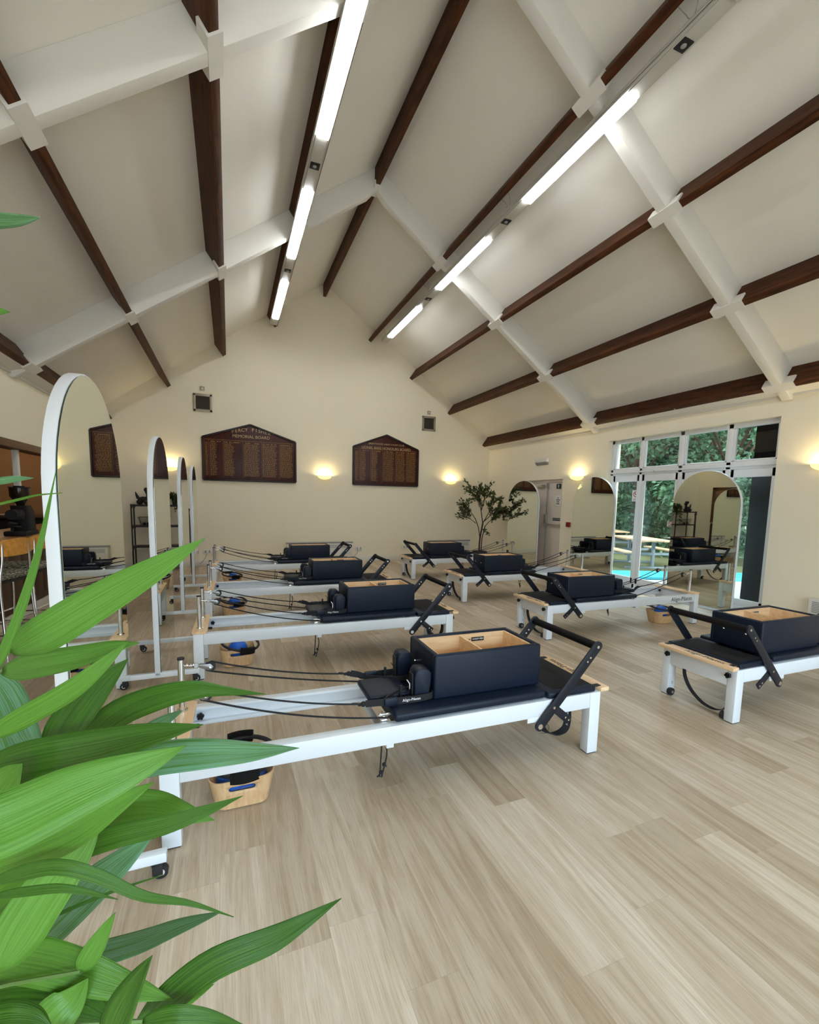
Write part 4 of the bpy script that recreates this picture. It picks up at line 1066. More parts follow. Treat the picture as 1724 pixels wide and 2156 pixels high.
# ================================================================== BACK LEFT CORNER: SHELF UNIT
t = thing('shelf_unit', 'dark metal and wood shelf unit against the back wall, behind the left mirrors', 'shelf', (-1.835, 10.40, 0))
Wd, Dp = 0.92, 0.30
for x in (0.012, Wd - 0.012):
    for y in (0.012, Dp - 0.012): MB().box(x - 0.012, x + 0.012, y - 0.012, y + 0.012, 0, 1.35, r=0.002).build('post', M['black_metal'], t)
for z in (0.13, 0.505, 0.92, 1.34):
    s = MB().box(0.0, Wd, 0.0, Dp, z - 0.018, z, r=0.002).build('shelf_board', M['dark_wood'], t)
    b = MB(); b.box(0, Wd, -0.004, 0.012, z - 0.035, z - 0.005); b.box(0, Wd, Dp - 0.012, Dp + 0.004, z - 0.035, z - 0.005)
    for x0, sg in ((0.024, 1), (Wd - 0.024, -1)):
        for y in (0.006, Dp - 0.006): b.prism([(x0, z - 0.03), (x0 + sg * 0.05, z - 0.03), (x0 + sg * 0.018, z - 0.045), (x0, z - 0.085)], 1, y - 0.006, y + 0.006)
    b.build('edge_rail', M['black_metal'], s)
# dark animal ornament
b = MB()
x, y, z = -1.62, 10.55, 1.34
for dx in (-0.07, 0.06):
    b.sphere((x + dx, y - 0.03, z + 0.05), 0.055, sx=1.0, sz=0.95, n=14); b.sphere((x + dx, y + 0.04, z + 0.05), 0.055, n=14)
b.sphere((x, y, z + 0.10), 0.062, sx=1.7, sy=0.9, n=16)
b.tube(spline([(x + 0.075, y, z + 0.10), (x + 0.085, y, z + 0.19), (x + 0.075, y, z + 0.25)], 8), 0.04, n=10, rs=[0.045, 0.043, 0.04, 0.037, 0.036, 0.036, 0.036, 0.036, 0.034])
b.sphere((x + 0.09, y, z + 0.255), 0.05, sx=1.25, n=14); b.sphere((x + 0.135, y, z + 0.24), 0.03, n=12)
b.sphere((x + 0.05, y - 0.03, z + 0.30), 0.036, sz=1.25, n=12); b.sphere((x + 0.05, y + 0.03, z + 0.30), 0.036, sz=1.25, n=12)
b.tube([(x - 0.09, y, z + 0.12), (x - 0.12, y, z + 0.19), (x - 0.14, y, z + 0.255)], 0.02, n=8, rs=[0.034, 0.024, 0.006])
tag(b.build('animal_ornament', M['black']), 'black animal ornament standing on top of the dark shelf unit', 'ornament')
# wire basket with small things
t = thing('wire_basket', 'black wire basket on the second shelf of the dark unit', 'basket', (-1.53, 10.55, 0.921))
b = MB(); hx, hy, hh = 0.19, 0.11, 0.16
P = lambda sx, sy, z: Vector((sx * (hx - 0.04 + 0.04 * z / hh), sy * (hy - 0.02 + 0.02 * z / hh), z + 0.003))
for i in range(7):
    z = hh * i / 6; b.tube([P(-1, -1, z), P(1, -1, z), P(1, 1, z), P(-1, 1, z), P(-1, -1, z)], 0.0016 if i < 6 else 0.004, n=5)
for i in range(13):
    u = -1 + 2 * i / 12; b.tube([P(u, -1, hh), P(u, -1, 0), P(u, 1, 0), P(u, 1, hh)], 0.0016, n=5)
for i in range(1, 8):
    u = -1 + 2 * i / 8; b.tube([P(-1, u, hh), P(-1, u, 0), P(1, u, 0), P(1, u, hh)], 0.0016, n=5)
b.build('wire_frame', M['black_metal'], t)
for i, (dx, dy) in enumerate(((-0.09, -0.03), (-0.02, 0.02), (0.06, -0.02))):
    o = MB().sphere((0, 0, 0), 0.032, sx=1.2, sz=0.8, n=12).build('massage_ball', M['black']); o.location = (-1.53 + dx, 10.55 + dy, 0.952)
    tag(o, ['small dark ball at the left of the wire basket', 'small dark ball in the middle of the wire basket', 'small dark ball at the right of the wire basket'][i], 'ball', 'dark balls in the wire basket')

def leaf_cards(name, mat_, spots, parent, ln, wd, seed, droop=0.3):
    """one mesh of small folded pointed leaves at spots [(point, outward direction)]"""
    bm = bmesh.new(); uv = bm.loops.layers.uv.new('UVMap'); tl = bm.loops.layers.float_color.new('tint'); r = random.Random(seed)
    for p, d in spots:
        d = Vector(d) + Vector((r.uniform(-.6, .6), r.uniform(-.6, .6), r.uniform(-.6, .5) - droop)); d.normalize()
        s = d.cross(Vector((r.uniform(-1, 1), r.uniform(-1, 1), r.uniform(-1, 1)))).normalized(); n = d.cross(s)
        l = ln * r.uniform(0.7, 1.25); w = wd * r.uniform(0.8, 1.2); p = Vector(p)
        a = [p, p + d * l * .35 + s * w * .5 + n * w * .12, p + d * l, p + d * l * .35 - s * w * .5 + n * w * .12, p + d * l * .4]
        v = [bm.verts.new(q) for q in a]; tt = r.uniform(0, 0.5)
        for idx, us in (((0, 1, 4), (0.5, 1, .5)), ((1, 2, 4), (1, .5, .5)), ((0, 4, 3), (.5, .5, 0)), ((3, 4, 2), (0, .5, .5))):
            f = bm.faces.new([v[i] for i in idx])
            for lp, u in zip(f.loops, us): lp[uv].uv = (u, 0.5); lp[tl] = (tt, 0, 0, 1)
    me = bpy.data.meshes.new(name); bm.to_mesh(me); bm.free(); me.materials.append(mat_)
    o = bpy.data.objects.new(name, me); COL.objects.link(o); o.parent = parent; return o
# trailing plant on the shelf
t = thing('trailing_plant', 'leafy trailing plant hanging over the right end of the dark shelf', 'plant', (-1.04, 10.52, 1.341))
b = MB(); b.lathe([(0.001, 0), (0.055, 0), (0.075, 0.12), (0.068, 0.12), (0.062, 0.105), (0.001, 0.105)], (0, 0, 0), 20); b.build('pot', M['pot'], t)
r = random.Random(5); sp = []; b = MB()
for i in range(11):
    a = r.uniform(-pi * 0.95, -0.05); L = r.uniform(0.15, 0.42); ex = Vector((cos(a), sin(a) * 0.8, 0)) * r.uniform(0.09, 0.16)
    pts = spline([(0, 0, 0.1), ex * 0.6 + Vector((0, 0, 0.20)), ex * 1.1 + Vector((0, 0, 0.1)), ex * 1.2 + Vector((0, 0, 0.1 - L))], 12)
    b.tube(pts, 0.0025, n=5)
    for p in pts[2:]:
        for q in range(2): sp.append((p, ex.normalized()))
for i in range(90):
    a = r.uniform(0, 2 * pi); sp.append((Vector((cos(a) * r.uniform(0.02, 0.12), sin(a) * r.uniform(0.02, 0.1), r.uniform(0.1, 0.24))), (cos(a), sin(a), 0.5)))
b.build('vine', M['cane'], t)
leaf_cards('foliage', M['tree_leaf'], sp, t, 0.075, 0.05, 4)
# black folded stick leaning between the last mirrors
t = thing('folded_stand', 'thin black folded stand leaning between the last two left mirrors', 'stand', (-0.70, 9.55, 0))
b = MB(); b.cyl((0.0, 0, 0.0), (-0.035, 0.06, 1.30), 0.012, n=10); b.cyl((0.03, 0.02, 0.05), (-0.025, 0.07, 1.25), 0.010, n=10); b.cyl((-0.03, 0.02, 0.05), (-0.04, 0.05, 1.22), 0.008, n=10); b.build('tube', M['black_metal'], t)
b = MB(); b.box(-0.06, -0.01, 0.04, 0.09, 1.24, 1.29, r=0.006); b.cyl((-0.045, 0.05, 1.28), (-0.06, 0.05, 1.36), 0.012, n=10); b.build('clamp', M['black_metal'], t)

# ================================================================== SMALL TREE IN THE BACK RIGHT CORNER
t = thing('potted_tree', 'slender artificial tree with small dark leaves in the back right corner', 'tree', (5.80, 9.75, 0))
b = MB(); b.lathe([(0.001, 0), (0.15, 0), (0.19, 0.30), (0.175, 0.30), (0.165, 0.27), (0.001, 0.27)], (0, 0, 0), 24); b.build('pot', M['pot'], t)
MB().lathe([(0.001, 0.285), (0.10, 0.283), (0.166, 0.272)], (0, 0, 0), 20).build('soil', M['soil'], t)
r = random.Random(12); b = MB(); sp = []
def branch(p0, p1, r0, depth):
    p0, p1 = Vector(p0), Vector(p1); p1.x = min(p1.x, 0.70); mid = p0.lerp(p1, 0.5) + Vector((r.uniform(-.04, .04), r.uniform(-.04, .04), 0.02))
    pts = spline([p0, mid, p1], 8); b.tube(pts, r0, n=6, rs=[r0 * (1 - 0.6 * i / 8) for i in range(9)])
    if depth == 0:
        for p in pts[2:]:
            for q in range(3): sp.append((p + Vector((r.gauss(0, .02), r.gauss(0, .02), r.gauss(0, .02))), (p1 - p0).normalized()))
        return
    for k in range(8 if depth == 1 else 3):
        q = pts[r.randint(4, 8)] ; d = (p1 - p0).normalized() + Vector((r.uniform(-1.2, 1.2), r.uniform(-.9, .9), r.uniform(-.35, .6)))
        branch(q, q + d.normalized() * r.uniform(0.16, 0.36), r0 * 0.5, depth - 1)
branch((-0.02, 0, 0.27), (0.02, 0.0, 0.95), 0.022, -1 + 0) if False else b.tube(spline([(-0.02, 0, 0.27), (0.0, 0.01, 0.6), (0.06, 0, 1.0)], 10), 0.02, n=8)
b.tube(spline([(0.05, 0.02, 0.27), (0.07, 0.03, 0.6), (0.14, 0.02, 0.92)], 10), 0.013, n=8)
b.tube(spline([(0.0, 0.0, 0.55), (-0.05, 0.0, 0.85), (-0.14, 0.0, 1.08)], 10), 0.011, n=8)
for q, p1, rr in (((0.06, 0, 1.0), (-0.05, 0.0, 1.60), 0.014), ((0.06, 0, 1.0), (0.32, -0.05, 1.50), 0.012), ((0.10, 0, 1.05), (0.56, 0.02, 1.38), 0.012), ((0.14, 0.02, 0.92), (0.45, 0.05, 1.14), 0.010),
                  ((-0.14, 0, 1.08), (-0.48, 0.0, 1.45), 0.010), ((-0.05, 0, 1.4), (-0.30, 0.02, 1.78), 0.009), ((-0.14, 0, 1.0), (-0.42, -0.02, 1.14), 0.009), ((0.0, 0, 1.3), (0.12, 0.03, 1.72), 0.010), ((0.3, 0, 1.25), (0.62, 0, 1.22), 0.008), ((0.04, 0, 0.85), (0.2, -0.03, 0.74), 0.005)):
    branch(q, p1, rr, 1 if rr > 0.006 else 0)
b.build('trunk', M['bark'], t)
leaf_cards('foliage', M['tree_leaf'], sp, t, 0.078, 0.04, 9, 0.1)

# ================================================================== BAR BEYOND THE HATCH
b = MB(); b.box(-6.3, XL - 0.15, 1.5, 11.2, -0.1, 0.0); struct(b.build('floor_bar', M['bar_front']))
b = MB(); b.box(-6.3, XL - 0.15, 11.0, 11.2, 0, 2.9); struct(b.build('wall_bar_back', M['bar_wall']))
b = MB(); b.box(-6.5, -6.3, 1.5, 11.2, 0, 2.9); struct(b.build('wall_bar_left', M['bar_wall']))
b = MB(); b.box(-6.3, XL - 0.15, 1.3, 1.5, 0, 2.9); struct(b.build('wall_bar_front', M['bar_wall']))
b = MB(); b.box(-6.5, XL - 0.15, 1.3, 11.2, 2.75, 2.9); struct(b.build('ceiling_bar', M['bar_ceiling']))
b = MB()
b.box(XL - 0.17, XL + 0.02, HY0, HY1, HZ1 - 0.07, HZ1 + 0.02, r=0.004); b.box(XL - 0.17, XL + 0.02, HY0 - 0.06, HY0, HZ0, HZ1 + 0.02, r=0.004); b.box(XL - 0.17, XL + 0.02, HY1 - 0.07, HY1 + 0.02, HZ0, HZ1 + 0.02, r=0.004)
trim(b, M['frame_brown'])
for y in (7.16, 5.0):
    b = MB(); b.box(XL - 0.13, XL - 0.07, y - 0.03, y + 0.03, 1.03, HZ1 - 0.05, r=0.004); trim(b, M['skirt'])
t = thing('bar_counter', 'long wooden bar counter in the hatch on the left wall', 'counter', (XL, 0, 0))
b = MB(); b.box(-0.52, 0.16, HY0 + 0.01, HY1 - 0.08, 0.985, 1.03, r=0.01); b.build('worktop', M['bar_top'], t)
b = MB(); b.box(0.002, 0.03, HY0, HY1, 0.14, 0.96, r=0.003)
for i in range(22): b.box(0.028, 0.036, HY0 + 0.04 + i * 0.32, HY0 + 0.30 + i * 0.32, 0.22, 0.90, r=0.004)
b.build('front_panel', M['bar_front'], t)
# coffee grinder
t = thing('coffee_grinder', 'black coffee grinder with smoky hopper on the bar counter', 'coffee grinder', (-2.30, 6.66, 1.031))
t.scale = (0.92, 0.92, 0.92)
b = MB(); b.box(-0.12, 0.12, -0.20, 0.20, 0, 0.06, r=0.015); b.loft([rrect(-0.10, 0.10, -0.02, 0.20, 0.03, 0.05), rrect(-0.095, 0.095, -0.03, 0.17, 0.03, 0.30), rrect(-0.085, 0.085, -0.08, 0.12, 0.03, 0.38)]); b.build('body', M['black'], t)
b = MB(); b.cyl((0, -0.02, 0.27), (0, -0.27, 0.27), 0.062, n=20); b.box(-0.05, 0.05, -0.20, 0.0, 0.20, 0.33, r=0.02); b.build('doser', M['black'], t)
b = MB(); b.bar((0.0, -0.05, 0.11), (0, -0.30, 0.13), 0.05, 0.02, r=0.006); b.bar((0, -0.26, 0.12), (0, -0.27, 0.07), 0.03, 0.012, up=(0, 1, 0)); b.cyl((0, -0.12, 0.15), (0, -0.36, 0.17), 0.018, n=12); b.build('portafilter_fork', M['black'], t)
b = MB(); b.lathe([(0.035, 0.37), (0.045, 0.40), (0.105, 0.50), (0.105, 0.60), (0.102, 0.60), (0.100, 0.50), (0.04, 0.40)], (0, 0.02, 0), 24); b.build('hopper', M['hopper'], t)
b = MB(); b.lathe([(0.035, 0.37), (0.044, 0.40), (0.098, 0.49), (0.098, 0.505), (0.001, 0.505)], (0, 0.02, 0), 24); b.build('coffee_beans', M['black'], t)
b = MB(); b.cyl((0, 0.02, 0.60), (0, 0.02, 0.615), 0.112, n=24); b.cyl((0, 0.02, 0.615), (0, 0.02, 0.63), 0.06, n=20); b.build('hopper_lid', M['black'], t)
# ceiling globe in the bar and its light
t = thing('ceiling_lamp', 'glowing flush ceiling lamp inside the bar, above the coffee grinder', 'lamp', (-3.75, 10.1, 2.75))
MB().lathe([(0.001, -0.13), (0.09, -0.12), (0.15, -0.07), (0.165, -0.02), (0.16, -0.005), (0.001, -0.005)], (0, 0, 0), 24).build('lamp_shade', M['lamp_white'], t)
MB().cyl((0, 0, -0.012), (0, 0, 0), 0.18, n=24).build('base', M['frame_brown'], t)
l = bpy.data.lights.new('bar_bulb', 'POINT'); l.energy = 13; l.color = (1.0, 0.74, 0.46); l.shadow_soft_size = 0.12
lo = bpy.data.objects.new('bar_bulb', l); COL.objects.link(lo); lo.location = (-3.75, 9.4, 2.45)
# back counter with a tray
t = thing('back_counter', 'dark low counter inside the bar beyond the grinder', 'counter', (-4.0, 9.9, 0))
b = MB(); b.box(-0.9, 0.9, 0, 0.7, 1.08, 1.12, r=0.006); b.build('worktop', M['dark_wood'], t)
b = MB(); b.box(-0.88, 0.88, 0.02, 0.68, 0, 1.08); b.build('cabinet', M['black'], t)
t = thing('tray', 'pale tray on the dark counter inside the bar', 'tray', (-3.7, 10.2, 1.121)); b = MB(); b.lathe([(0.001, 0), (0.17, 0), (0.20, 0.02), (0.195, 0.022), (0.16, 0.008), (0.001, 0.008)], (0, 0, 0), 24); b.build('dish', M['plastic_white'], t)

# bar stools
def stool(label):
    t = thing('bar_stool', label, 'bar stool', group='bar stools at the counter')
    # sitter faces -x (the bar); back rest at +x
    b = MB(); b.box(-0.20, 0.20, -0.20, 0.20, 0.765, 0.835, r=0.03, seg=3); b.build('seat_cushion', M['cushion'], t)
    b = MB(); b.box(-0.195, 0.195, -0.195, 0.195, 0.745, 0.767, r=0.006); b.build('seat_base', M['black_metal'], t)
    b = MB(); loops = []
    for i in range(13):
        u = -1 + 2 * i / 12; y = u * 0.235; x = 0.225 - 0.045 * u * u; hgt = 0.075 * (1 - 0.35 * abs(u) ** 3); zc_ = 1.055 - 0.012 * u * u
        loops.append([(x - 0.006, y, zc_ - hgt), (x + 0.006, y, zc_ - hgt), (x + 0.010, y, zc_ + hgt), (x - 0.002, y, zc_ + hgt)])
    b.loft(loops); b.build('backrest', M['stool_wood'], t)
    for s in (-1, 1):
        MB().tube(spline([(0.205, s * 0.155, 1.10), (0.205, s * 0.165, 0.95), (0.19, s * 0.185, 0.76), (0.195, s * 0.19, 0.5), (0.235, s * 0.225, 0.0)], 24), 0.011, n=10).build('leg', M['chrome'], t)
        MB().tube(spline([(-0.17, s * 0.175, 0.76), (-0.175, s * 0.185, 0.5), (-0.22, s * 0.22, 0.0)], 18), 0.011, n=10).build('leg', M['chrome'], t)
    b = MB(); z = 0.30
    b.tube([(-0.19, -0.20, z), (0.21, -0.20, z)], 0.008, n=8); b.tube([(-0.19, 0.20, z), (0.21, 0.20, z)], 0.008, n=8); b.tube([(-0.195, -0.20, z + 0.04), (-0.195, 0.20, z + 0.04)], 0.010, n=8); b.tube([(0.20, -0.2, z + 0.10), (0.20, 0.2, z + 0.10)], 0.008, n=8)
    b.build('footrest', M['chrome'], t)
    return t
s0 = stool('nearest bar stool with yellow wood back, in front of the bar at far left'); s0.location = (-1.97, 5.02, 0); s0.rotation_euler.z = radians(-14)
place_copy(s0, (-1.95, 5.56, 0), radians(-8), 'second bar stool along the counter, partly behind the big mirror')

# ================================================================== GARDEN OUTSIDE THE WINDOW
b = MB(); b.box(XR + T, 26, -8, 26, -0.35, -0.12); struct(b.build('ground', M['paving']))
b = MB(); b.box(-9, 12, 0.46, 20, -0.2, -0.112, M=Matrix.Translation((9.75, 7.2, 0)) @ Matrix.Rotation(radians(-22), 4, 'Z')); struct(b.build('ground_lawn', M['lawn']))
b = MB(); b.box(-14, XR + T, -22, YF - T, -0.35, -0.12); struct(b.build('ground_front', M['paving']))
o = MB().box(-2.6, 2.6, -0.45, 0.45, -0.035, 0.035, r=0.02).build('turquoise_cover', M['pool']); o.location = (9.75, 7.2, -0.085); o.rotation_euler.z = radians(-22); tag(o, 'turquoise cover lying on the paving beyond the window', 'cover')
b = MB(); b.box(7.25, 10.5, -3.0, 4.42, -0.2, 4.2)
struct(b.build('wall_annexe', M['brick']))
def picnic(label, x, y, rz):
    t = thing('picnic_table', label, 'table', (x, y, -0.12), rz, 'picnic tables in the garden')
    b = MB()
    for i in range(5): b.box(-0.9, 0.9, -0.38 + i * 0.155, -0.38 + i * 0.155 + 0.145, 0.72, 0.76, r=0.006)
    b.build('tabletop', M['timber_out'], t)
    for s in (-1, 1):
        b = MB()
        for i in range(2): b.box(-0.9, 0.9, s * 0.72 - 0.14 + i * 0.145, s * 0.72 - 0.005 + i * 0.145, 0.42, 0.46, r=0.006)
        b.build('bench_board', M['timber_out'], t)
    for x in (-0.6, 0.6):
        b = MB(); b.box(x - 0.035, x + 0.035, -0.035, 0.035, 0, 0.72, r=0.006); b.bar((x, -0.75, 0.39), (x, 0.75, 0.39), 0.06, 0.06); b.box(x - 0.04, x + 0.04, -0.7, 0.7, 0.0, 0.05, r=0.006)
        b.build('leg', M['garden_metal'], t)
picnic('wooden topped picnic table in the garden, nearer the window', 10.4, 9.0, radians(70))
picnic('second picnic table farther out under the trees', 12.3, 12.0, radians(62))
def garden_tree(label, x, y, h, rad, seed, n):
    t = thing('garden_tree', label, 'tree', (x, y, -0.12), 0, 'trees in the garden')
    r = random.Random(seed); b = MB(); b.tube(spline([(0, 0, 0), (0.1, 0.05, h * 0.35), (-0.05, 0.1, h * 0.7)], 10), 0.12, n=8, rs=[0.13 - 0.006 * i for i in range(11)])
    for k in range(6):
        a = k * 1.05; b.tube(spline([(0.05, 0.05, h * 0.3 + k * 0.2), (cos(a) * rad * 0.4, sin(a) * rad * 0.4, h * 0.5 + k * 0.15), (cos(a) * rad * 0.8, sin(a) * rad * 0.8, h * 0.6 + k * 0.2)], 6), 0.04, n=6)
    b.build('trunk', M['bark'], t)
    cl = [(Vector((r.gauss(0, rad * .5), r.gauss(0, rad * .5), h * r.uniform(0.06, 0.98))), r.uniform(0.4, 0.8)) for _ in range(34)]
    sp = []
    for i in range(n):
        c, cr = cl[i % len(cl)]; d = Vector((r.gauss(0, 1), r.gauss(0, 1), r.gauss(0, .8))).normalized(); sp.append((c + d * cr * r.uniform(.5, 1), d))
    leaf_cards('foliage', M['garden_leaf'], sp, t, 0.17, 0.12, seed, 0.2)
i = 0
for x, y, h, rad, lb in ((14.2, 9.3, 6.5, 1.9, 'leafy garden tree straight beyond the right-hand window panes'), (13.6, 12.2, 6.5, 2.0, 'leafy garden tree beyond the middle window panes'), (14.0, 15.2, 7.0, 2.1, 'leafy garden tree beyond the left window panes'),
                     (17.0, 11.5, 8.0, 2.3, 'taller garden tree behind the front ones'), (17.5, 15.5, 8.0, 2.4, 'tall garden tree at the far left behind the table'), (17.3, 19.0, 8.0, 2.4, 'farthest garden tree beside the left window jamb'), (13.2, 18.0, 6.0, 1.8, 'garden tree glimpsed at the left jamb of the window')):
    i += 1; garden_tree(lb, x, y, h, rad, 100 + i, 5200)
b = MB(); b.box(18.8, 19.2, 0, 26, -0.1, 6.5); o = b.build('hedge', mat('dark_hedge', lin(34, 52, 30), 0.9, var=0.5, vscale=5)); tag(o, 'dark tall hedge closing off the garden behind the trees', 'hedge'); o['kind'] = 'stuff'
LEAVES = [
    ([(-0.303,0.809,1.297),(-0.238,0.766,1.338),(-0.169,0.733,1.384),(-0.095,0.698,1.431),(-0.033,0.678,1.472)], (-0.2,-0.91,-0.37), 0.0537, 0, 0.42),
    ([(-0.344,0.885,1.246),(-0.282,0.84,1.264),(-0.217,0.805,1.281),(-0.169,0.788,1.296),(-0.135,0.786,1.302)], (-0.46,-0.63,0.63), 0.0421, 0, 0.38),
    ([(-0.315,0.737,1.2),(-0.259,0.73,1.232),(-0.208,0.724,1.262),(-0.171,0.723,1.292),(-0.139,0.725,1.322)], (0.07,-0.98,-0.2), 0.0307, 1, 0.4),
    ([(-0.284,0.864,1.094),(-0.261,0.872,1.144),(-0.229,0.876,1.191),(-0.201,0.879,1.22),(-0.169,0.88,1.247)], (0.37,-0.91,-0.18), 0.0585, 2, 0.5),
    ([(-0.398,0.988,1.208),(-0.371,0.973,1.166),(-0.357,0.972,1.115),(-0.334,0.956,1.061),(-0.323,0.956,1.004)], (0.64,-0.69,0.34), 0.0473, 3, 0.35),
    ([(-0.255,0.916,1.081),(-0.195,0.899,1.141),(-0.128,0.876,1.173),(-0.065,0.863,1.185),(-0.018,0.855,1.179),(0.055,0.835,1.169)], (-0.24,-0.97,-0.04), 0.0492, 2, 0.22),
    ([(-0.169,0.925,1.084),(-0.135,0.914,1.105),(-0.11,0.906,1.119),(-0.089,0.899,1.132)], (-0.4,-0.9,0.17), 0.0213, 3, 0.3),
    ([(-0.354,0.809,1.122),(-0.269,0.777,1.142),(-0.201,0.762,1.153),(-0.123,0.744,1.168),(-0.045,0.725,1.182)], (-0.32,-0.82,0.47), 0.0597, 2, 0.45),
    ([(-0.206,0.912,1.03),(-0.127,0.893,1.047),(-0.046,0.872,1.051),(0.038,0.86,1.045),(0.115,0.84,1.05)], (-0.15,-0.42,0.9), 0.0628, 3, 0.35),
    ([(-0.284,0.61,1.144),(-0.234,0.613,1.156),(-0.179,0.615,1.174),(-0.119,0.615,1.191),(-0.058,0.614,1.21)], (-0.06,-0.96,0.26), 0.0695, 0, 0.32),
    ([(-0.314,0.687,1.049),(-0.251,0.675,1.069),(-0.196,0.666,1.091),(-0.146,0.661,1.122),(-0.103,0.657,1.143)], (-0.14,-0.99,-0.01), 0.0454, 1, 0.4),
    ([(-0.221,0.868,0.972),(-0.175,0.852,0.991),(-0.13,0.844,0.987),(-0.084,0.824,0.975),(-0.037,0.814,0.958)], (-0.1,-0.55,0.83), 0.0533, 1, 0.4),
    ([(-0.31,0.814,0.949),(-0.241,0.79,0.979),(-0.171,0.765,1.004),(-0.104,0.75,1.015),(-0.048,0.741,1.029),(0.01,0.73,1.048)], (-0.26,-0.97,0.01), 0.0381, 2, 0.3),
    ([(-0.321,0.75,1.098),(-0.302,0.745,1.124),(-0.287,0.741,1.144),(-0.273,0.737,1.159)], (-0.12,-0.99,-0.11), 0.0432, 1, 0.5),
    ([(-0.387,0.943,0.671),(-0.321,0.935,0.738),(-0.257,0.927,0.797),(-0.201,0.921,0.843),(-0.147,0.915,0.887)], (-0.54,-0.66,0.52), 0.0744, 3, 0.4),
    ([(-0.314,0.72,0.87),(-0.274,0.723,0.94),(-0.24,0.726,0.988),(-0.211,0.729,1.022),(-0.186,0.734,1.054)], (0.13,-0.99,-0.02), 0.0672, 0, 0.35),
    ([(-0.287,0.655,1.053),(-0.238,0.637,1.071),(-0.2,0.623,1.076),(-0.16,0.615,1.057),(-0.113,0.604,1.025),(-0.059,0.591,1.008),(-0.007,0.587,0.973)], (-0.22,-0.97,0.06), 0.0185, 2, 0.35),
    ([(-0.297,0.687,1.011),(-0.252,0.669,1.02),(-0.212,0.654,1.024),(-0.181,0.651,1.01),(-0.15,0.647,0.993)], (-0.25,-0.97,0.06), 0.012, 2, 0.4),
    ([(-0.371,0.844,0.807),(-0.292,0.817,0.849),(-0.217,0.801,0.878),(-0.161,0.791,0.893),(-0.115,0.785,0.901)], (-0.29,-0.93,0.22), 0.0066, 2, 0.3),
    ([(-0.218,0.72,0.834),(-0.201,0.717,0.865),(-0.188,0.715,0.888),(-0.169,0.711,0.92)], (-0.25,-0.97,0.03), 0.0293, 0, 0.4),
    ([(-0.288,0.865,0.719),(-0.229,0.853,0.724),(-0.161,0.838,0.738),(-0.099,0.826,0.758),(-0.029,0.812,0.778)], (-0.27,-0.27,0.93), 0.0507, 3, 0.4),
    ([(-0.366,0.783,0.856),(-0.291,0.757,0.846),(-0.228,0.734,0.826),(-0.164,0.711,0.798),(-0.095,0.686,0.772)], (-0.03,-0.7,0.71), 0.0582, 1, 0.42),
    ([(-0.15,0.702,0.725),(-0.1,0.698,0.768),(-0.038,0.689,0.808),(0.046,0.679,0.827),(0.097,0.672,0.847),(0.159,0.671,0.868)], (-0.19,-0.96,0.2), 0.0457, 4, 0.45),
    ([(-0.152,0.759,0.65),(-0.115,0.749,0.686),(-0.079,0.747,0.699),(-0.042,0.734,0.722)], (-0.5,-0.69,0.53), 0.0285, 1, 0.4),
    ([(-0.168,0.631,0.8),(-0.149,0.629,0.844),(-0.131,0.626,0.879),(-0.109,0.622,0.92)], (-0.62,-0.75,0.24), 0.0461, 2, 0.45),
    ([(-0.276,0.712,0.749),(-0.247,0.705,0.79),(-0.228,0.71,0.803),(-0.205,0.705,0.834)], (-0.23,-0.97,0.1), 0.0572, 0, 0.5),
    ([(-0.135,0.679,0.763),(-0.09,0.662,0.773),(-0.045,0.653,0.76),(0.004,0.632,0.748)], (-0.22,-0.82,0.54), 0.0226, 2, 0.4),
    ([(-0.379,0.798,0.763),(-0.312,0.772,0.768),(-0.249,0.756,0.751),(-0.182,0.726,0.727)], (0.12,-0.16,0.98), 0.0926, 2, 0.5),
    ([(-0.301,0.742,1.282),(-0.28,0.739,1.33),(-0.258,0.737,1.387),(-0.236,0.736,1.46),(-0.214,0.739,1.558)], (0.68,-0.7,-0.22), 0.0124, 1, 0.35),
    ([(-0.358,0.904,1.543),(-0.324,0.891,1.549),(-0.303,0.883,1.552),(-0.283,0.875,1.553)], (-0.3,-0.9,-0.3), 0.012, 3, 0.3),
    ([(-0.339,0.848,1.506),(-0.287,0.829,1.52),(-0.261,0.819,1.527),(-0.228,0.807,1.531)], (-0.32,-0.94,-0.15), 0.0035, 1, 0.3),
    ([(-0.384,0.961,1.945),(-0.342,0.945,1.952),(-0.301,0.929,1.953),(-0.263,0.914,1.956)], (-0.16,-0.6,-0.79), 0.0299, 3, 0.3),
    ([(-0.352,0.933,1.812),(-0.335,0.926,1.81),(-0.322,0.92,1.81),(-0.311,0.916,1.809)], (-0.38,-0.87,-0.31), 0.0118, 0, 0.3),
    ([(-0.313,0.643,0.863),(-0.28,0.632,0.884),(-0.247,0.629,0.876),(-0.223,0.628,0.856)], (-0.0,-0.44,0.9), 0.0429, 2, 0.5),
    ([(-0.461,1.088,1.101),(-0.428,1.065,1.019),(-0.403,1.047,0.955),(-0.388,1.033,0.881)], (0.64,-0.67,0.38), 0.0593, 3, 0.4),
    ([(-0.432,0.929,0.773),(-0.385,0.916,0.823),(-0.338,0.902,0.865),(-0.295,0.9,0.899)], (-0.21,-0.98,0.0), 0.0669, 1, 0.4),
    ([(-0.334,0.857,0.675),(-0.281,0.838,0.696),(-0.232,0.828,0.682),(-0.187,0.808,0.666)], (-0.0,-0.17,0.99), 0.0751, 2, 0.5),
]
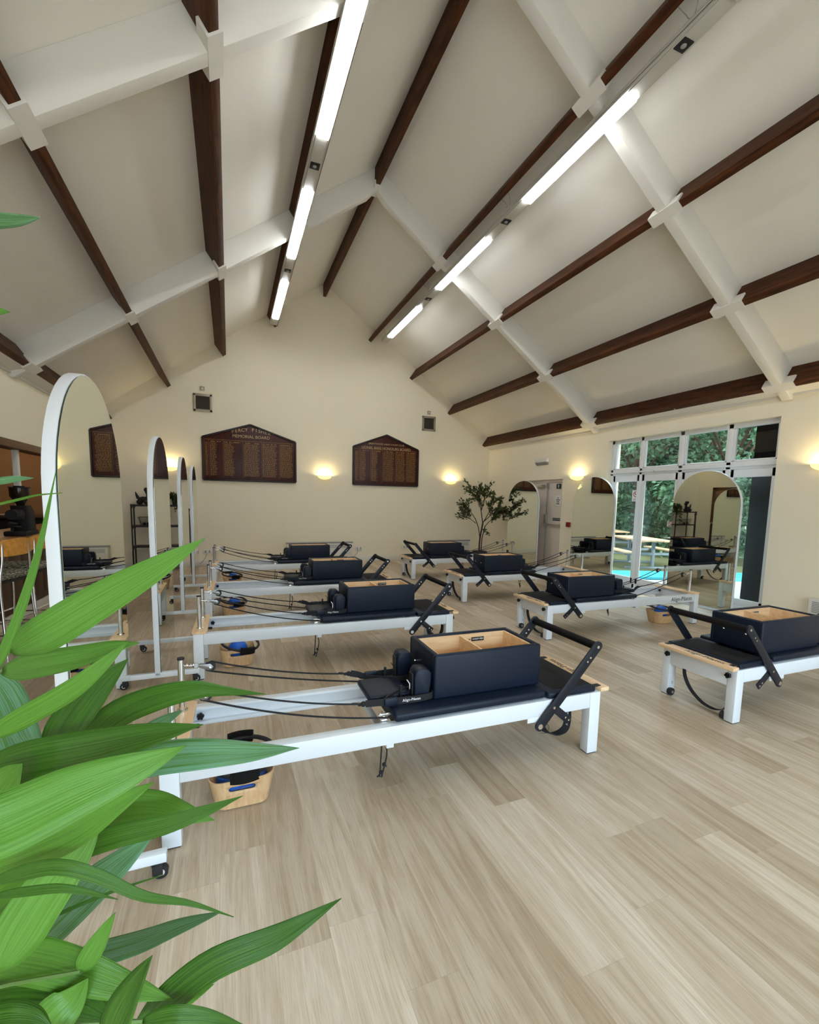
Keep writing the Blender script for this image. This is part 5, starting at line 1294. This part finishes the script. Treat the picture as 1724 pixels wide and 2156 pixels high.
# ================================================================== FOREGROUND PALM
def palm():
    t = thing('potted_palm', 'big bamboo palm with long green leaves filling the lower left', 'plant', (-0.62, 0.80, 0))
    off = Vector((0.62, -0.80, 0))
    b = MB(); b.lathe([(0.001, 0), (0.14, 0), (0.18, 0.32), (0.168, 0.32), (0.16, 0.29), (0.001, 0.29)], (0, 0, 0), 28); b.build('pot', M['pot'], t)
    MB().lathe([(0.001, 0.30), (0.09, 0.298), (0.163, 0.285)], (0, 0, 0), 20).build('soil', M['soil'], t)
    canes = [((0.02, -0.06), (0.16, -0.10), 1.75), ((0.05, 0.03), (0.15, 0.02), 1.45), ((-0.05, 0.05), (0.10, 0.10), 1.3), ((0.06, -0.02), (0.20, -0.04), 1.15)]
    cpts = []
    for (x0, y0), (x1, y1), h in canes:
        pts = spline([(x0, y0, 0.28), (x0 * .6 + x1 * .4, y0 * .6 + y1 * .4, h * .55), (x1, y1, h)], 24); cpts.append(pts)
        b = MB(); b.tube(pts, 0.008, n=10)
        for p in pts[2::3]: b.cyl(p - Vector((0, 0, .004)), p + Vector((0, 0, .004)), 0.0105, n=10)
        b.build('cane', M['cane'], t)
    bm = bmesh.new(); uv = bm.loops.layers.uv.new('UVMap'); tl = bm.loops.layers.float_color.new('tint')
    pet = MB(); tints = {0: (0.40, 0.05), 1: (0.34, 0.0), 2: (0.0, 0.0), 3: (0.30, 0.62), 4: (-0.12, 0.0)}  # second value: how much sky sheen is painted onto that leaf kind
    for P, nrm, w, kind, pk in LEAVES:
        P = [Vector(p) + off for p in P]
        # stalk from the nearest cane
        best = min((q for c in cpts for q in c), key=lambda q: (q - P[0]).length + 0.6 * max(0, q.z - P[0].z + 0.03))
        pet.tube(spline([best, best.lerp(P[0], .5) + Vector((0, 0, .015)), P[0]], 6), 0.0028, n=6)
        n = 22; C = spline(P, n); nr = Vector(nrm); rows = []
        for i, c in enumerate(C):
            u = i / n
            wd = w * (0.25 + 0.75 * sin(pi / 2 * min(1, u / (0.55 * pk))) ** 0.8 if u < 0.55 * pk else max(0.0, 1 - ((u - 0.55 * pk) / (1 - 0.55 * pk)) ** 2.3))
            wd = max(wd, 0.0012) if i < n else 0.0006
            t_ = (C[min(i + 1, n)] - C[max(i - 1, 0)]).normalized(); s = t_.cross(nr).normalized(); k = s.cross(t_)
            tw = 0.25 * sin(u * 2.5 + P[0].x * 40); s2 = s * cos(tw) + k * sin(tw); k2 = s2.cross(t_)
            rows.append([(bm.verts.new(c + s2 * wd / 2 * a + k2 * (abs(a) ** 1.5) * wd * 0.10), (a + 1) / 2, u) for a in (-1, -.5, 0, .5, 1)])
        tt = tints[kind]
        for i in range(n):
            for j in range(4):
                q = [rows[i][j], rows[i][j + 1], rows[i + 1][j + 1], rows[i + 1][j]]
                f = bm.faces.new([x[0] for x in q]); f.smooth = True
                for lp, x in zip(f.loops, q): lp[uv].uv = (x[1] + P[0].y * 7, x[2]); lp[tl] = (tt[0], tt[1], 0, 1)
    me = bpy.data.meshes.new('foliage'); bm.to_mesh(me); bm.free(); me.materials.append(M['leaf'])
    o = bpy.data.objects.new('foliage', me); COL.objects.link(o); o.parent = t
    sd = o.modifiers.new('thick', 'SOLIDIFY'); sd.thickness = 0.0007
    pet.build('leaf_stalk', M['cane'], t)
palm()

# ================================================================== LIGHT, CAMERA
W = bpy.data.worlds.new('sky'); SC.world = W; W.use_nodes = True
bg = W.node_tree.nodes['Background']; bg.inputs[0].default_value = (0.72, 0.86, 1.0, 1); bg.inputs[1].default_value = 2.7
def area(name, loc, rot, sx, sy, e, col):
    l = bpy.data.lights.new(name, 'AREA'); l.shape = 'RECTANGLE'; l.size = sx; l.size_y = sy; l.energy = e; l.color = col
    o = bpy.data.objects.new(name, l); COL.objects.link(o); o.location = loc; o.rotation_euler = rot; return o
# daylight pouring through the glazed doors behind the camera
area('daylight_behind', ((FX0 + FX1) / 2, -7.2, 5.3), (radians(90 - 24), 0, 0), 9.0, 4.2, 1580, (0.56, 0.80, 1.0))
rq = (Vector((3.0, 8.2, 0.6)) - Vector((10.0, 7.0, 5.0))).to_track_quat('-Z', 'Y').to_euler()
area('garden_fill', (10.0, 7.0, 5.0), rq, 5.0, 2.0, 260, (0.70, 0.86, 1.0))  # added fill lamp outside, out of view, to lift the lower back wall
sun = bpy.data.lights.new('sun', 'SUN'); sun.energy = 3.5; sun.angle = radians(3); sun.color = (1, 0.95, 0.86)
so = bpy.data.objects.new('sun', sun); COL.objects.link(so); so.rotation_euler = (radians(50), radians(-18), radians(20))

cam = bpy.data.cameras.new('camera'); co = bpy.data.objects.new('camera', cam); COL.objects.link(co)
F, CX, CY, yaw, pit, rol = 946.8156, 862.025, 1157.004, 0.380987562, -0.108886317, 0.019645211
fwd = Vector((sin(yaw) * cos(pit), cos(yaw) * cos(pit), sin(pit))); rt = Vector((cos(yaw), -sin(yaw), 0)); up = rt.cross(fwd)
r2 = rt * cos(rol) + up * sin(rol); u2 = -rt * sin(rol) + up * cos(rol)
mw = Matrix((r2, u2, -fwd)).transposed().to_4x4(); mw.translation = (0, 0, 1.53); co.matrix_world = mw
cam.sensor_fit = 'VERTICAL'; cam.sensor_height = 36; cam.sensor_width = 36
cam.lens = F * 36 / 2156; cam.shift_y = (CY - 1078) / 2156; cam.shift_x = 0
cam.clip_start = 0.02; cam.clip_end = 200
SC.camera = co
SC.view_settings.view_transform = 'Standard'; SC.view_settings.look = 'None'; SC.view_settings.gamma = 1.0; SC.view_settings.use_curve_mapping = False
SC.view_settings.exposure = 0.54
SC.cycles.use_denoising = True
SC.cycles.max_bounces = 8; SC.cycles.diffuse_bounces = 4; SC.cycles.glossy_bounces = 4; SC.cycles.transparent_max_bounces = 10; SC.cycles.transmission_bounces = 4
SC.cycles.use_adaptive_sampling = True; SC.cycles.adaptive_threshold = 0.035
SC.cycles.sample_clamp_indirect = 8.0
